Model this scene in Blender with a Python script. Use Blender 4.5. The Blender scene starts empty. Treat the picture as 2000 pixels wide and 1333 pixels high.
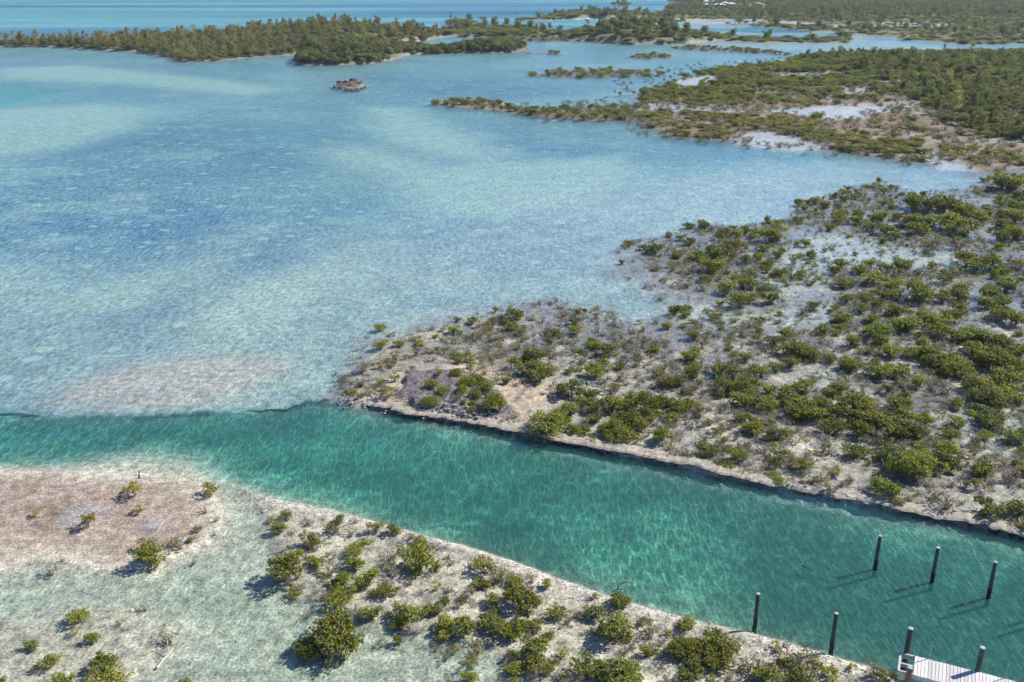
# Aerial view over a mangrove flat, a cut canal and a shallow lagoon.
import bpy, math, random
import numpy as np
from mathutils import Vector, Matrix

scene = bpy.context.scene
COL = scene.collection
PI = math.pi
R = math.radians

# ------------------------------------------------------------------ camera
CAM_H, PITCH, FPX, CX, CY = 30.0, R(20.9), 1880.0, 1000.0, 666.5   # metres, down-tilt, focal length in photo pixels
cam_data = bpy.data.cameras.new('camera')
cam_data.sensor_width = 36.0
cam_data.lens = 36.0 * FPX / 2000.0
cam_data.clip_start = 0.5
cam_data.clip_end = 40000.0
cam = bpy.data.objects.new('camera', cam_data)
cam.location = (0, 0, CAM_H)
cam.rotation_euler = (PI / 2 - PITCH, 0, 0)
COL.objects.link(cam)
scene.camera = cam

# ------------------------------------------------------------------ sky and sun
SUN_AZ, SUN_EL = R(21.0), R(41.0)          # azimuth from +X towards +Y
world = bpy.data.worlds.new('World')
scene.world = world
world.use_nodes = True
wn = world.node_tree.nodes
wl = world.node_tree.links
bg = wn['Background']
sky = wn.new('ShaderNodeTexSky')
sky.sky_type = 'NISHITA'
sky.sun_disc = False
sky.sun_elevation = SUN_EL
sky.sun_rotation = PI / 2 - SUN_AZ
sky.altitude = 0
sky.air_density = 0.55
sky.dust_density = 0.0
sky.ozone_density = 6.0
wl.new(sky.outputs[0], bg.inputs[0])
bg.inputs[1].default_value = 0.15
sun_data = bpy.data.lights.new('sun', 'SUN')
sun_data.energy = 5.0
sun_data.angle = R(0.53)
sun_data.color = (1.0, 0.955, 0.88)
sun = bpy.data.objects.new('sun', sun_data)
sdir = Vector((math.cos(SUN_EL) * math.cos(SUN_AZ), math.cos(SUN_EL) * math.sin(SUN_AZ), math.sin(SUN_EL)))
sun.rotation_euler = sdir.to_track_quat('Z', 'Y').to_euler()
sun.location = (60, 20, 80)
COL.objects.link(sun)

scene.view_settings.view_transform = 'Standard'
scene.view_settings.look = 'None'
scene.view_settings.gamma = 1.0
scene.view_settings.exposure = 0.66
scene.view_settings.use_curve_mapping = False
scene.cycles.max_bounces = 6
scene.cycles.diffuse_bounces = 2
scene.cycles.glossy_bounces = 2
scene.cycles.transmission_bounces = 2
scene.cycles.transparent_max_bounces = 8
scene.cycles.volume_bounces = 0
scene.cycles.use_denoising = True
scene.cycles.use_adaptive_sampling = True
scene.cycles.adaptive_threshold = 0.03
scene.cycles.sample_clamp_indirect = 4.0

# ------------------------------------------------------------------ small tools
ST, CT = math.sin(PITCH), math.cos(PITCH)

def w_from_px(px, py, z=0.0):
    """photo pixel -> metres on the level plane z"""
    u = (px - CX) / FPX
    v = (py - CY) / FPX
    dx, dy, dz = u, CT - v * ST, -ST - v * CT
    t = (z - CAM_H) / dz
    return (t * dx, t * dy)

def px_from_w(x, y, z=0.0):
    depth = y * CT - (z - CAM_H) * ST
    up = y * ST + (z - CAM_H) * CT
    return CX + FPX * x / depth, CY - FPX * up / depth

def px_per_m(py):
    x, y = w_from_px(CX, py)
    return FPX / (y * CT + CAM_H * ST)

def poly(*pts):
    return np.array([w_from_px(x, y) for x, y in pts])

def _h(ix, iy, s):
    n = (ix.astype(np.int64) * 374761393 + iy.astype(np.int64) * 668265263 + s * 1274126177) & 0xFFFFFFFF
    n = ((n ^ (n >> 13)) * 1274126177) & 0xFFFFFFFF
    n = n ^ (n >> 16)
    return (n & 0xFFFF) / 65535.0

def vn(x, y, s=0):
    x = np.asarray(x, float); y = np.asarray(y, float)
    ix = np.floor(x); iy = np.floor(y)
    fx = x - ix; fy = y - iy
    fx = fx * fx * (3 - 2 * fx); fy = fy * fy * (3 - 2 * fy)
    ix = ix.astype(np.int64); iy = iy.astype(np.int64)
    a = _h(ix, iy, s); b = _h(ix + 1, iy, s); c = _h(ix, iy + 1, s); d = _h(ix + 1, iy + 1, s)
    return (a + (b - a) * fx) * (1 - fy) + (c + (d - c) * fx) * fy

def fbm(x, y, scale, octv=4, s=0):
    """-1..1 fractal value noise, scale = size in metres of the largest lumps"""
    v = 0; a = 1; t = 0; f = 1.0 / scale
    for o in range(octv):
        v = v + a * vn(x * f + 17.3 * o, y * f - 9.1 * o, s + o * 7)
        t += a; a *= 0.55; f *= 2.03
    return 2 * v / t - 1

def sstep(a, b, x):
    t = np.clip((x - a) / (b - a), 0, 1)
    return t * t * (3 - 2 * t)

def sdf(P, x, y, lim=None):
    """signed distance to polygon P, negative inside; far points clipped to lim"""
    out = np.full(x.shape, 1e3 if lim is None else lim, float)
    m = np.ones(x.shape, bool)
    if lim is not None:
        lo = P.min(0) - lim; hi = P.max(0) + lim
        m = (x > lo[0]) & (x < hi[0]) & (y > lo[1]) & (y < hi[1])
        if not m.any():
            return out
    px = x[m]; py = y[m]
    d2 = np.full(px.shape, 1e18); ins = np.zeros(px.shape, bool)
    n = len(P)
    for i in range(n):
        ax, ay = P[i]; bx, by = P[(i + 1) % n]
        ex, ey = bx - ax, by - ay
        wx, wy = px - ax, py - ay
        t = np.clip((wx * ex + wy * ey) / (ex * ex + ey * ey + 1e-12), 0, 1)
        qx = wx - t * ex; qy = wy - t * ey
        d2 = np.minimum(d2, qx * qx + qy * qy)
        c = (ay > py) != (by > py)
        if abs(ey) > 1e-12:
            ins ^= c & (px < ex * (py - ay) / ey + ax)
    d = np.sqrt(d2)
    d[ins] *= -1
    out[m] = d if lim is None else np.minimum(d, lim)
    return out

def seg_dist(L, x, y):
    d2 = np.full(x.shape, 1e18)
    for i in range(len(L) - 1):
        ax, ay = L[i]; bx, by = L[i + 1]
        ex, ey = bx - ax, by - ay
        t = np.clip(((x - ax) * ex + (y - ay) * ey) / (ex * ex + ey * ey + 1e-12), 0, 1)
        d2 = np.minimum(d2, (x - ax - t * ex) ** 2 + (y - ay - t * ey) ** 2)
    return np.sqrt(d2)

# ------------------------------------------------------------------ layout of the place (traced on the ground plane)
FAR_EDGE = [(600, 777), (655, 786), (740, 801), (800, 813), (930, 834), (1020, 852), (1100, 868), (1200, 890), (1300, 910),
            (1400, 935), (1500, 955), (1600, 973), (1750, 1003), (1870, 1026), (2000, 1053), (2300, 1122), (2700, 1220)]
LEFT_EDGE = [(-500, 790), (0, 801), (60, 805), (130, 809), (280, 807), (380, 801), (470, 799), (560, 796), (585, 785)]
NEAR_EDGE = [(-500, 905), (0, 903), (120, 904), (170, 898), (220, 886), (300, 880), (380, 893), (430, 925), (480, 949), (560, 974),
             (640, 990), (700, 1006), (800, 1036), (900, 1062), (1000, 1093), (1100, 1131), (1200, 1165), (1300, 1195), (1400, 1219),
             (1470, 1234), (1600, 1271), (1700, 1301), (1790, 1336), (1900, 1376), (2100, 1450), (2500, 1610)]
CANAL = poly(*(LEFT_EDGE + FAR_EDGE + NEAR_EDGE[::-1]))
FAR_LINE = poly(*FAR_EDGE)
LEFT_LINE = poly(*LEFT_EDGE)
NEAR_LINE = poly(*NEAR_EDGE)
NEAR_SIDE = poly(*(NEAR_EDGE + [(2500, 1900), (-500, 1900)]))
FLAT = poly((655, 787), (668, 742), (690, 695), (720, 655), (790, 632), (880, 612), (980, 598), (1080, 585), (1180, 603), (1250, 625),
            (1310, 605), (1240, 560), (1200, 525), (1205, 480), (1280, 460), (1370, 436), (1450, 440), (1540, 425), (1560, 395),
            (1640, 372), (1720, 352), (1800, 372), (1880, 368), (1930, 346), (2000, 336), (2200, 330), (2700, 420), (2700, 1220),
            (2300, 1122), (2000, 1053), (1750, 1003), (1600, 973), (1400, 935), (1300, 910), (1100, 868), (930, 834), (800, 813), (740, 801))
INLETS = [poly((1520, 500), (1600, 450), (1680, 462), (1760, 482), (1890, 500), (1880, 522), (1790, 522), (1700, 508), (1620, 540), (1560, 580), (1500, 575)),
          poly((1300, 600), (1420, 590), (1450, 605), (1500, 610), (1600, 600), (1640, 590), (1600, 630), (1480, 640), (1330, 630)),
          poly((1880, 800), (1960, 830), (2100, 800), (2100, 900), (1960, 890), (1890, 870)),
          poly((1560, 735), (1620, 700), (1650, 690), (1640, 740), (1600, 750))]
PATHS = [poly((1690, 700), (1760, 712), (1850, 745), (1905, 800), (1935, 850), (1990, 860), (1990, 820), (1945, 790), (1880, 748), (1800, 708), (1740, 690)),
         poly((1500, 650), (1600, 700), (1650, 690), (1640, 730), (1530, 752), (1500, 720), (1560, 735)),
         poly((1390, 800), (1440, 850), (1420, 900), (1380, 850)), poly((1550, 850), (1620, 880), (1600, 920), (1540, 890))]
APRON = poly((-500, 700), (0, 735), (60, 670), (200, 655), (400, 610), (600, 540), (760, 490), (900, 450), (1040, 430), (1150, 380), (1300, 350), (1500, 325),
             (1700, 325), (1900, 340), (2300, 330), (2300, 800), (600, 790), (0, 800), (-500, 790))
SHOAL = poly((110, 780), (150, 745), (250, 712), (370, 690), (480, 682), (560, 700), (580, 730), (500, 762), (420, 785), (260, 800))
PINK = poly((-500, 930), (0, 921), (120, 919), (250, 921), (340, 931), (400, 953), (428, 985), (430, 1020), (405, 1058), (330, 1090), (280, 1106), (200, 1106), (130, 1088), (60, 1094), (0, 1112), (-500, 1150))
GREYS = [poly((105, 1020), (140, 990), (180, 982), (240, 1000), (225, 1012), (170, 1005), (150, 1035), (115, 1035)),
         poly((278, 1025), (295, 1008), (320, 1015), (310, 1035), (285, 1038))]
MOUND = poly((-500, 1190), (60, 1205), (140, 1180), (240, 1185), (345, 1215), (345, 1270), (290, 1340), (240, 1480), (-500, 1480))
BANK = poly((455, 943), (560, 974), (640, 990), (700, 1006), (800, 1036), (900, 1062), (1000, 1093), (1100, 1131), (1200, 1165), (1300, 1195), (1400, 1219),
            (1470, 1234), (1600, 1271), (1700, 1301), (1790, 1336), (1900, 1376), (2100, 1450), (1900, 1600), (1100, 1600), (1060, 1380), (1020, 1310),
            (930, 1270), (830, 1245), (720, 1225), (640, 1190), (560, 1130), (530, 1080), (500, 1000))
ROCK = poly((782, 778), (792, 752), (812, 735), (850, 728), (905, 730), (945, 738), (960, 760), (985, 790), (1000, 812), (970, 826), (925, 828), (880, 820), (820, 806))
SANDY = [poly((690, 782), (720, 795), (800, 812), (930, 833), (1020, 850), (1090, 866), (1060, 840), (1030, 800), (1090, 770), (1060, 745), (990, 740), (930, 712), (860, 722), (790, 735), (760, 760), (700, 770)),
         poly((960, 730), (1030, 745), (1100, 775), (1060, 800), (1000, 790), (970, 770))]
# lagoon floor: light sand, deep hole, sea grass
LIGHT = [poly((-100, 195), (100, 205), (200, 198), (310, 212), (260, 245), (150, 275), (60, 292), (-100, 305)),
         poly((715, 205), (790, 208), (900, 250), (1000, 292), (960, 312), (800, 292), (735, 255)),
         poly((610, 292), (700, 280), (800, 300), (860, 330), (780, 338), (680, 322)),
         poly((390, 478), (460, 440), (540, 428), (535, 455), (460, 482), (420, 492)),
         poly((90, 595), (200, 548), (330, 520), (430, 498), (385, 540), (250, 582), (140, 605)),
         poly((-100, 505), (30, 515), (70, 535), (40, 562), (-100, 570)),
         poly((770, 345), (900, 320), (1200, 300), (1250, 330), (1150, 400), (1000, 425), (850, 420)),
         poly((0, 130), (160, 125), (400, 150), (560, 170), (480, 182), (250, 160), (0, 150)),
         poly((480, 560), (620, 500), (720, 470), (700, 520), (560, 590), (420, 640), (400, 610))]
HOLE = poly((-200, 158), (-20, 160), (60, 165), (116, 178), (70, 193), (10, 206), (-200, 225))
GRASS = [poly((290, 235), (420, 225), (560, 255), (620, 310), (520, 345), (350, 352), (120, 330), (60, 305), (200, 270)),
         poly((-200, 330), (150, 340), (400, 370), (560, 400), (640, 440), (560, 470), (420, 500), (250, 500), (-200, 470)),
         poly((740, 258), (900, 250), (1060, 275), (1250, 300), (1050, 306), (800, 290)),
         poly((480, 470), (540, 455), (600, 480), (560, 510), (500, 520), (460, 500)),
         poly((230, 590), (360, 560), (440, 570), (360, 620), (260, 640)),
         poly((760, 150), (1000, 150), (1150, 180), (1000, 190), (800, 185)),
         poly((930, 420), (1030, 425), (1100, 450), (1080, 500), (980, 500), (920, 460))]
# land farther out
MARSH = poly((1185, 187), (1240, 186), (1225, 210), (1245, 248), (1300, 268), (1430, 278), (1560, 289), (1640, 300), (1760, 315), (1850, 326), (1900, 341), (1960, 344), (2000, 334),
             (2400, 334), (2400, 96), (1900, 101), (1740, 104), (1560, 111), (1520, 126), (1400, 136), (1330, 150), (1280, 174))
PONDS = [poly((1490, 212), (1560, 213), (1640, 205), (1720, 207), (1785, 215), (1700, 222), (1690, 234), (1620, 233), (1540, 222)),
         poly((1640, 181), (1690, 175), (1692, 183), (1650, 187)), poly((1795, 290), (1830, 300), (1905, 334), (1830, 332)),
         poly((1930, 297), (1975, 299), (1968, 308), (1940, 306)), poly((1480, 157), (1510, 153), (1530, 158), (1500, 162)),
         poly((1440, 262), (1500, 258), (1560, 270), (1640, 292), (1540, 296), (1440, 284)), poly((1450, 170), (1510, 172), (1500, 178), (1450, 176)),
         poly((1310, 160), (1380, 145), (1420, 150), (1400, 165), (1340, 176))]
SPIT = poly((828, 203), (870, 195), (960, 195), (1000, 209), (1060, 214), (1140, 212), (1235, 210), (1245, 236), (1150, 237), (1050, 229), (960, 216), (880, 209))
STRIPS = [poly((1030, 146), (1070, 139), (1130, 137), (1180, 135), (1260, 141), (1330, 146), (1230, 151), (1090, 152)),
          poly((1220, 110), (1260, 106), (1310, 108), (1310, 113), (1260, 115)),
          poly((1305, 95), (1340, 91), (1400, 93), (1480, 97), (1570, 110), (1500, 105), (1400, 100)),
          poly((1030, 104), (1060, 101), (1105, 103), (1090, 107)), poly((930, 77), (1000, 73), (1100, 76), (1150, 80), (1080, 81), (1000, 80))]
CHANNEL = poly((1300, 88), (1400, 81), (1480, 85), (1560, 83), (1640, 83), (1678, 68), (1694, 77), (1760, 82), (1865, 93), (1850, 100), (1760, 99), (1560, 97), (1480, 96), (1400, 92))
FARLAND = [poly((1080, 71), (1130, 62), (1180, 57), (1240, 54), (1300, 58), (1340, 68), (1420, 72), (1560, 76), (1690, 68), (1700, 84), (1600, 87), (1480, 85), (1330, 87), (1230, 87), (1150, 82), (1100, 78)),
           poly((800, 80), (860, 72), (1000, 76), (1110, 74), (1090, 62), (1000, 58), (930, 53), (860, 60), (780, 64)),
           poly((1290, 20), (1320, 13), (1395, 10), (1400, -20), (2500, -46), (2500, 82), (1870, 88), (1690, 70), (1560, 60), (1480, 54), (1440, 50), (1330, 45), (1290, 43), (1240, 41), (1180, 39), (1180, 34), (1230, 30), (1300, 28)),
           poly((1005, 41), (1060, 37), (1080, 32), (1200, 28), (1240, 31), (1230, 37), (1150, 38), (1050, 42)),
           poly((858, 47), (885, 44), (935, 46), (925, 51), (870, 51)), poly((926, 38), (945, 36), (955, 38), (940, 40)),
           poly((1195, 11), (1225, 9), (1240, 10), (1210, 13)), poly((1300, 4.5), (1340, 3), (1392, 4), (1385, 7), (1330, 6.5))]
FAR_WATER = [poly((1290, 55), (1340, 47), (1420, 48), (1470, 50), (1440, 55), (1330, 57)), poly((1370, 41), (1450, 38.5), (1500, 41), (1420, 43.5)),
             poly((1330, 61), (1420, 60), (1480, 63), (1560, 64), (1660, 60), (1600, 66), (1450, 67), (1380, 65)), poly((1200, 47), (1260, 44), (1330, 46), (1290, 51), (1230, 52)),
             poly((1430, 70), (1560, 70), (1640, 69), (1560, 73), (1460, 73)), poly((1885, 96), (1930, 95), (1930, 98), (1890, 99))]
LEFTSPIT = poly((-400, 97), (0, 93), (100, 93), (250, 101), (300, 106), (340, 116), (380, 121), (440, 118), (520, 110), (575, 108), (640, 100), (720, 92), (790, 86), (830, 82), (860, 73),
                (780, 66), (640, 62), (540, 62), (430, 66), (300, 72), (150, 82), (0, 85), (-400, 86))
ISLAND = poly((574, 122), (590, 128), (660, 127), (740, 124), (780, 112), (830, 106), (900, 104), (1000, 103), (1032, 96), (1010, 92), (900, 98), (830, 98), (790, 92), (740, 92), (640, 100), (590, 112))
ISLET = poly((649, 170), (662, 165), (690, 162), (712, 168), (706, 174), (670, 175))

def hill(x, y, px, py, rx, ry, h):
    cx, cy = w_from_px(px, py)
    r2 = ((x - cx) / rx) ** 2 + ((y - cy) / ry) ** 2
    return h * np.exp(-r2 * 1.4)

def terrain(x, y):
    """ground height (water level 0) and bare-ground colour at points x, y"""
    x = np.asarray(x, float); y = np.asarray(y, float)
    near = np.clip(60.0 / np.maximum(y, 20), 0.03, 1.4)
    n1 = fbm(x, y, 22, 4, 1); n2 = fbm(x, y, 5, 4, 2); n3 = fbm(x, y, 1.3, 3, 3); n4 = fbm(x, y, 90, 4, 4)
    wob = n2 * 0.9 + n3 * 0.3
    farw = np.clip((y - 120) / 300, 0, 1)
    wobf = wob * (1 + 2.0 * farw) + farw * n1 * 6
    h = -0.48 - 0.24 * sstep(75, 200, y) + 0.08 * n1 + 0.04 * n2
    sand = np.array([0.64, 0.60, 0.48]); grass = np.array([0.13, 0.19, 0.28]); olive = np.array([0.30, 0.36, 0.40])
    k = np.clip(0.42 + 0.9 * n1 + 0.5 * n2, 0, 1)[..., None]
    col = olive * (1 - k) + (0.55 * sand + 0.45 * olive) * k

    def mixc(m, c):
        nonlocal col
        m = m[..., None]
        col = col * (1 - m) + np.asarray(c) * m

    def mixh(m, v):
        nonlocal h
        h = h * (1 - m) + v * m
    # open sea beyond the islands
    sea = sstep(470, 620, y + 0.25 * np.abs(x) + 20 * n4)
    mixh(sea, -0.9 + 0.25 * n4)
    band = np.clip(0.5 + 1.1 * fbm(x * 0.18, y, 60, 3, 41), 0, 1)
    mixc(sea, [0.50, 0.68, 0.74]); mixc(sea * band, [0.05, 0.22, 0.44])
    for i, P in enumerate(GRASS):
        m = sstep(9 + 6 * farw[()].max() if farw.size == 1 else 12, -9, sdf(P, x, y, 40) + 5 * n1 + 3 * n2)
        mixc(m * 0.9 * np.clip(0.70 + 0.9 * n2 + 0.5 * n1, 0, 1), grass)
    for i, P in enumerate(LIGHT):
        m = sstep(7, -6, sdf(P, x, y, 40) + 5 * n1 + 2.5 * n2)
        mixc(m * 0.95, sand * 1.06); mixh(m * 0.5, -0.5)
    # scattered sand spots among the grass
    sp = sstep(0.32, 0.6, fbm(x * 0.45, y * 0.6, 5, 3, 15) + 0.35 * fbm(x, y, 40, 2, 16))
    mixc(sp * 0.45 * (1 - sea), sand)
    m = sstep(6, -6, sdf(HOLE, x, y, 60) + 2 * n1)
    mixh(m, -1.5); mixc(m, [0.55, 0.72, 0.62])
    m = sstep(14, -8, sdf(APRON, x, y, 60) + 5 * n1 + 2 * n2)
    mixh(m, -0.34 + 0.05 * n2); mixc(m * 0.5 * np.clip(0.8 + 0.8 * n2, 0, 1), [0.53, 0.54, 0.45])
    m = sstep(2.5, -2.5, sdf(SHOAL, x, y, 30) + 1.6 * n2)
    mixh(m, -0.13 + 0.03 * n3); mixc(m * 0.8, [0.50, 0.44, 0.36])
    # the far flat, higher along the canal
    dfar = seg_dist(FAR_LINE, x, y)
    sf = sdf(FLAT, x, y, 40) + 2.2 * n2 + 1.0 * n3
    m = sstep(2.5, -3.0, sf)
    hf = 0.20 - 0.21 * sstep(1.0, 18, dfar) - 0.05 * sstep(30, 60, dfar) + 0.05 * n2 + 0.05 * n3
    mixh(m, hf)
    fl = np.clip(0.5 + 0.6 * n2 + 0.5 * n3, 0, 1)[..., None]
    fcol = np.array([0.34, 0.325, 0.265]) * fl + np.array([0.18, 0.17, 0.14]) * (1 - fl)
    cm = m[..., None]; col = col * (1 - cm) + fcol * cm
    for P in INLETS:
        m = sstep(1.5, -1.5, sdf(P, x, y, 20) + 1.2 * n2)
        mixh(m, -0.16); mixc(m * 0.7, sand)
    for P in PATHS:
        m = sstep(0.8, -0.6, sdf(P, x, y, 20) + 0.8 * n2)
        mixc(m * 0.8, [0.48, 0.45, 0.37])
    for P in SANDY:
        m = sstep(1.2, -0.8, sdf(P, x, y, 20) + 0.9 * n2 + 0.3 * n3)
        mixc(m * 0.75, [0.43, 0.335, 0.24]); mixh(m * 0.5, 0.28 + 0.05 * n3)
    # near flats and bank
    sn = sdf(NEAR_SIDE, x, y, 40)
    m = sstep(1.2, -0.6, sn)
    mixh(m, -0.17 + 0.05 * n2 + 0.03 * n3); mixc(m, np.array([0.47, 0.465, 0.355]) * (1 + 0.0 * x[..., None]))
    gp = np.clip(0.25 + 0.9 * n2, 0, 1) * m
    mixc(gp * 0.45, [0.40, 0.42, 0.35])
    m = sstep(0.9, -1.4, sdf(BANK, x, y, 20) + 0.7 * n2 + 0.4 * n3)
    mixh(m, 0.05 + 0.06 * n2 + 0.05 * n3); mixc(m * 0.9, [0.36, 0.34, 0.26])
    dn = seg_dist(NEAR_LINE, x, y)
    m2 = m * sstep(2.2, 0.3, dn)
    mixh(m2, 0.16 + 0.05 * n3); mixc(m2 * 0.7, [0.43, 0.385, 0.30])
    m = sstep(1.2, -1.2, sdf(MOUND, x, y, 20) + 0.9 * n2)
    mixh(m, -0.03 + 0.05 * n3 + 0.03 * n2); mixc(m * 0.8, [0.44, 0.42, 0.32])
    sp = sdf(PINK, x, y, 20) + 0.7 * n2 + 0.25 * n3
    m = sstep(2.6, -1.2, sp)
    mixh(m, 0.08 + 0.04 * n3); mixc(m * 0.8, [0.46, 0.42, 0.33])
    m = sstep(0.9, -1.8, sp + 0.5 * n2 + 0.5)
    mixc(m * 0.9, [0.31, 0.245, 0.195]); mixc(m * np.clip(1.6 * n2 + 0.5 * n1, 0, 1) * 0.8, [0.40, 0.32, 0.26]); mixc(m * np.clip(1.8 * fbm(x, y, 3, 3, 28) - 0.2, 0, 1) * 0.7, [0.23, 0.16, 0.12])
    for P in GREYS:
        m = sstep(0.3, -0.4, sdf(P, x, y, 10) + 0.5 * n3)
        mixc(m * 0.8, [0.30, 0.275, 0.26]); mixh(m * 0.5, 0.13)
    # canal cut
    sc = sdf(CANAL, x, y, 20) + 0.16 * n3 * near + 0.22 * n2 * near + 0.12 * fbm(x, y, 0.6, 2, 9) * near
    px_soft = sstep(-12, -18, x) * sstep(5, 2, dn) * 1.8          # the left mouth's near side shelves gently
    cut = sc + 0.42 * sstep(2.0, 1.0, dfar) * sstep(-15, -12, x)      # stays behind the rock ledge
    m = sstep(0.12 + px_soft, -0.45 - px_soft, cut)
    cd = -0.30 - (0.34 - 0.14 * sstep(-4, 18, x)) * sstep(0.0, -4.0, sc) + 0.06 * n1 + 0.04 * n2     # as shallow as the refracted bed looks
    mixh(m, cd)
    alg = np.clip(0.22 + 1.5 * fbm(x, y, 8, 4, 21) + 0.8 * sstep(-2, 18, x), 0, 1)
    mixc(m, [0.56, 0.58, 0.42]); mixc(m * alg * 0.9, [0.165, 0.16, 0.13]); mixc(m * np.clip(fbm(x, y, 2.2, 3, 24) * 1.6 - 0.1, 0, 0.6), [0.18, 0.19, 0.15])
    canal_m = m
    # beige lip along the far bank
    lip = sstep(2.2, 0.6, dfar + 0.5 * n3) * sstep(0.2, 0.45, sc) * sstep(-15, -11, x)
    mixh(lip, 0.20 + 0.06 * n3); mixc(lip * 0.7, [0.34, 0.305, 0.235])
    edge_shade = np.clip(0.75 + 1.3 * fbm(x, y, 5, 3, 29), 0, 1) * sstep(0.16, 0.02, sc) * sstep(-0.75, -0.35, sc) * (1 - px_soft / 1.8) * sstep(3.0, 1.2, np.minimum(dfar, seg_dist(LEFT_LINE, x, y)))   # shade along the cut bank and drop-off, put into the ground colour
    mixc(edge_shade * 0.9, [0.05, 0.05, 0.047])
    # rock outcrop
    sr = sdf(ROCK, x, y, 10) + 0.9 * n3 + 0.7 * n2
    rk = sstep(0.4, -0.4, sr) * sstep(-0.1, 0.2, sc)
    rough = fbm(x, y, 0.9, 4, 31)
    mixh(rk, 0.55 + 0.30 * rough + 0.2 * fbm(x, y, 3, 2, 32)); mixc(rk, [0.155, 0.14, 0.15])
    # farther land
    m = sstep(3.5, -4, sdf(MARSH, x, y, 60) + wobf)
    mixh(m, 0.10 + 0.13 * n1 + 0.08 * n2)
    mk = np.clip(0.45 + 0.9 * n2 + 0.4 * n1, 0, 1)
    mixc(m, [0.15, 0.115, 0.075]); mixc(m * mk * 0.7, [0.34, 0.28, 0.21])
    pool = m * sstep(0.22, 0.42, fbm(x * 0.45, y * 0.9, 13, 3, 95)) * sstep(-12, -20, sdf(MARSH, x, y, 60) - 12)
    mixh(pool, -0.09); mixc(pool * 0.8, [0.52, 0.50, 0.46])
    for P in PONDS:
        m = sstep(1.6, -1.6, sdf(P, x, y, 40) + 0.6 * wobf)
        mixh(m, -0.10); mixc(m * 0.85, [0.62, 0.60, 0.56])
    m = sstep(2, -2, sdf(SPIT, x, y, 40) + 0.8 * wob)
    mixh(m, 0.12 + 0.12 * n2); mixc(m, [0.22, 0.165, 0.125])
    for P in STRIPS:
        m = sstep(3, -3, sdf(P, x, y, 40) + wob)
        mixh(m, -0.02 + 0.09 * n2); mixc(m, [0.18, 0.14, 0.10])
    for i, P in enumerate(FARLAND):
        m = sstep(6, -6, sdf(P, x, y, 80) + wobf)
        mixh(m, 0.30 + 0.15 * n1); mixc(m, [0.15, 0.15, 0.075]); mixc(m * np.clip(1.5 * n1, 0, 1) * 0.5, [0.23, 0.21, 0.13])
        st = (i == 2) * m * sstep(0.16, 0.36, fbm(x * 0.22, y * 0.55, 26, 3, 96)) * sstep(800, 640, y)
        mixh(st, -0.12); mixc(st * 0.8, [0.50, 0.50, 0.46])
    for P in FAR_WATER + [CHANNEL]:
        m = sstep(4, -4, sdf(P, x, y, 60) + 1.4 * wobf)
        mixh(m, -0.4); mixc(m, [0.42, 0.42, 0.37])
    m = sstep(5, -5, sdf(LEFTSPIT, x, y, 60) + 1.3 * wobf)
    mixh(m, 0.35 + 0.2 * n1); mixc(m, [0.19, 0.155, 0.11]); mixc(m * np.clip(n2 + 0.1, 0, 1) * 0.5, [0.26, 0.22, 0.17])
    m = sstep(3.5, -3.5, sdf(ISLAND, x, y, 60) + wobf)
    mixh(m, 0.30 + 0.15 * n1); mixc(m, [0.15, 0.12, 0.085])
    m = sstep(1.3, -1.6, sdf(ISLET, x, y, 30) + 0.7 * n2)
    mixh(m, 0.5 + 0.45 * n3); mixc(m, [0.13, 0.10, 0.075])
    land = sstep(0.0, 0.3, h)
    hl = (hill(x, y, 680, 113, 22, 30, 4.2) + hill(x, y, 620, 72, 40, 60, 3.6) + hill(x, y, 700, 76, 40, 50, 3.0) + hill(x, y, 960, 98, 16, 18, 2.2) + hill(x, y, 1240, 74, 34, 60, 5.5)
          + hill(x, y, 684, 168, 4.0, 6, 0.8) + hill(x, y, 1150, 34, 45, 90, 3.0) + hill(x, y, 900, 47, 16, 60, 2.0) + hill(x, y, 1000, 64, 30, 60, 2.2))
    h = h + land * hl
    return h, np.clip(col, 0.02, 0.85), rk - canal_m

def ground_z(x, y):
    h, c, r = terrain(np.array([x]), np.array([y]))
    return float(h[0])

# ------------------------------------------------------------------ node helpers
def new_mat(name):
    m = bpy.data.materials.new(name)
    m.use_nodes = True
    m.node_tree.nodes.clear()
    return m, m.node_tree.nodes, m.node_tree.links

def node(ns, t, **kw):
    n = ns.new(t)
    for k, v in kw.items():
        setattr(n, k, v)
    return n

def setin(n, **kw):
    for k, v in kw.items():
        n.inputs[k.replace('_', ' ')].default_value = v
    return n

def math_n(ns, ls, op, a, b=None, c=None, clamp=False):
    n = ns.new('ShaderNodeMath'); n.operation = op; n.use_clamp = clamp
    for i, v in enumerate((a, b, c)):
        if v is None: continue
        if isinstance(v, (int, float)): n.inputs[i].default_value = v
        else: ls.new(v, n.inputs[i])
    return n.outputs[0]

def mixrgb(ns, ls, fac, a, b, blend='MIX'):
    n = ns.new('ShaderNodeMix'); n.data_type = 'RGBA'; n.blend_type = blend
    for sock, v in ((n.inputs[0], fac), (n.inputs[6], a), (n.inputs[7], b)):
        if isinstance(v, (int, float)): sock.default_value = v
        elif isinstance(v, tuple): sock.default_value = (*v, 1) if len(v) == 3 else v
        else: ls.new(v, sock)
    return n.outputs[2]

def maprange(ns, ls, v, a, b, c=0.0, d=1.0, smooth=False):
    n = ns.new('ShaderNodeMapRange'); n.clamp = True
    if smooth: n.interpolation_type = 'SMOOTHSTEP'
    ls.new(v, n.inputs[0])
    for i, q in enumerate((a, b, c, d)): n.inputs[i + 1].default_value = q
    return n.outputs[0]

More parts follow.
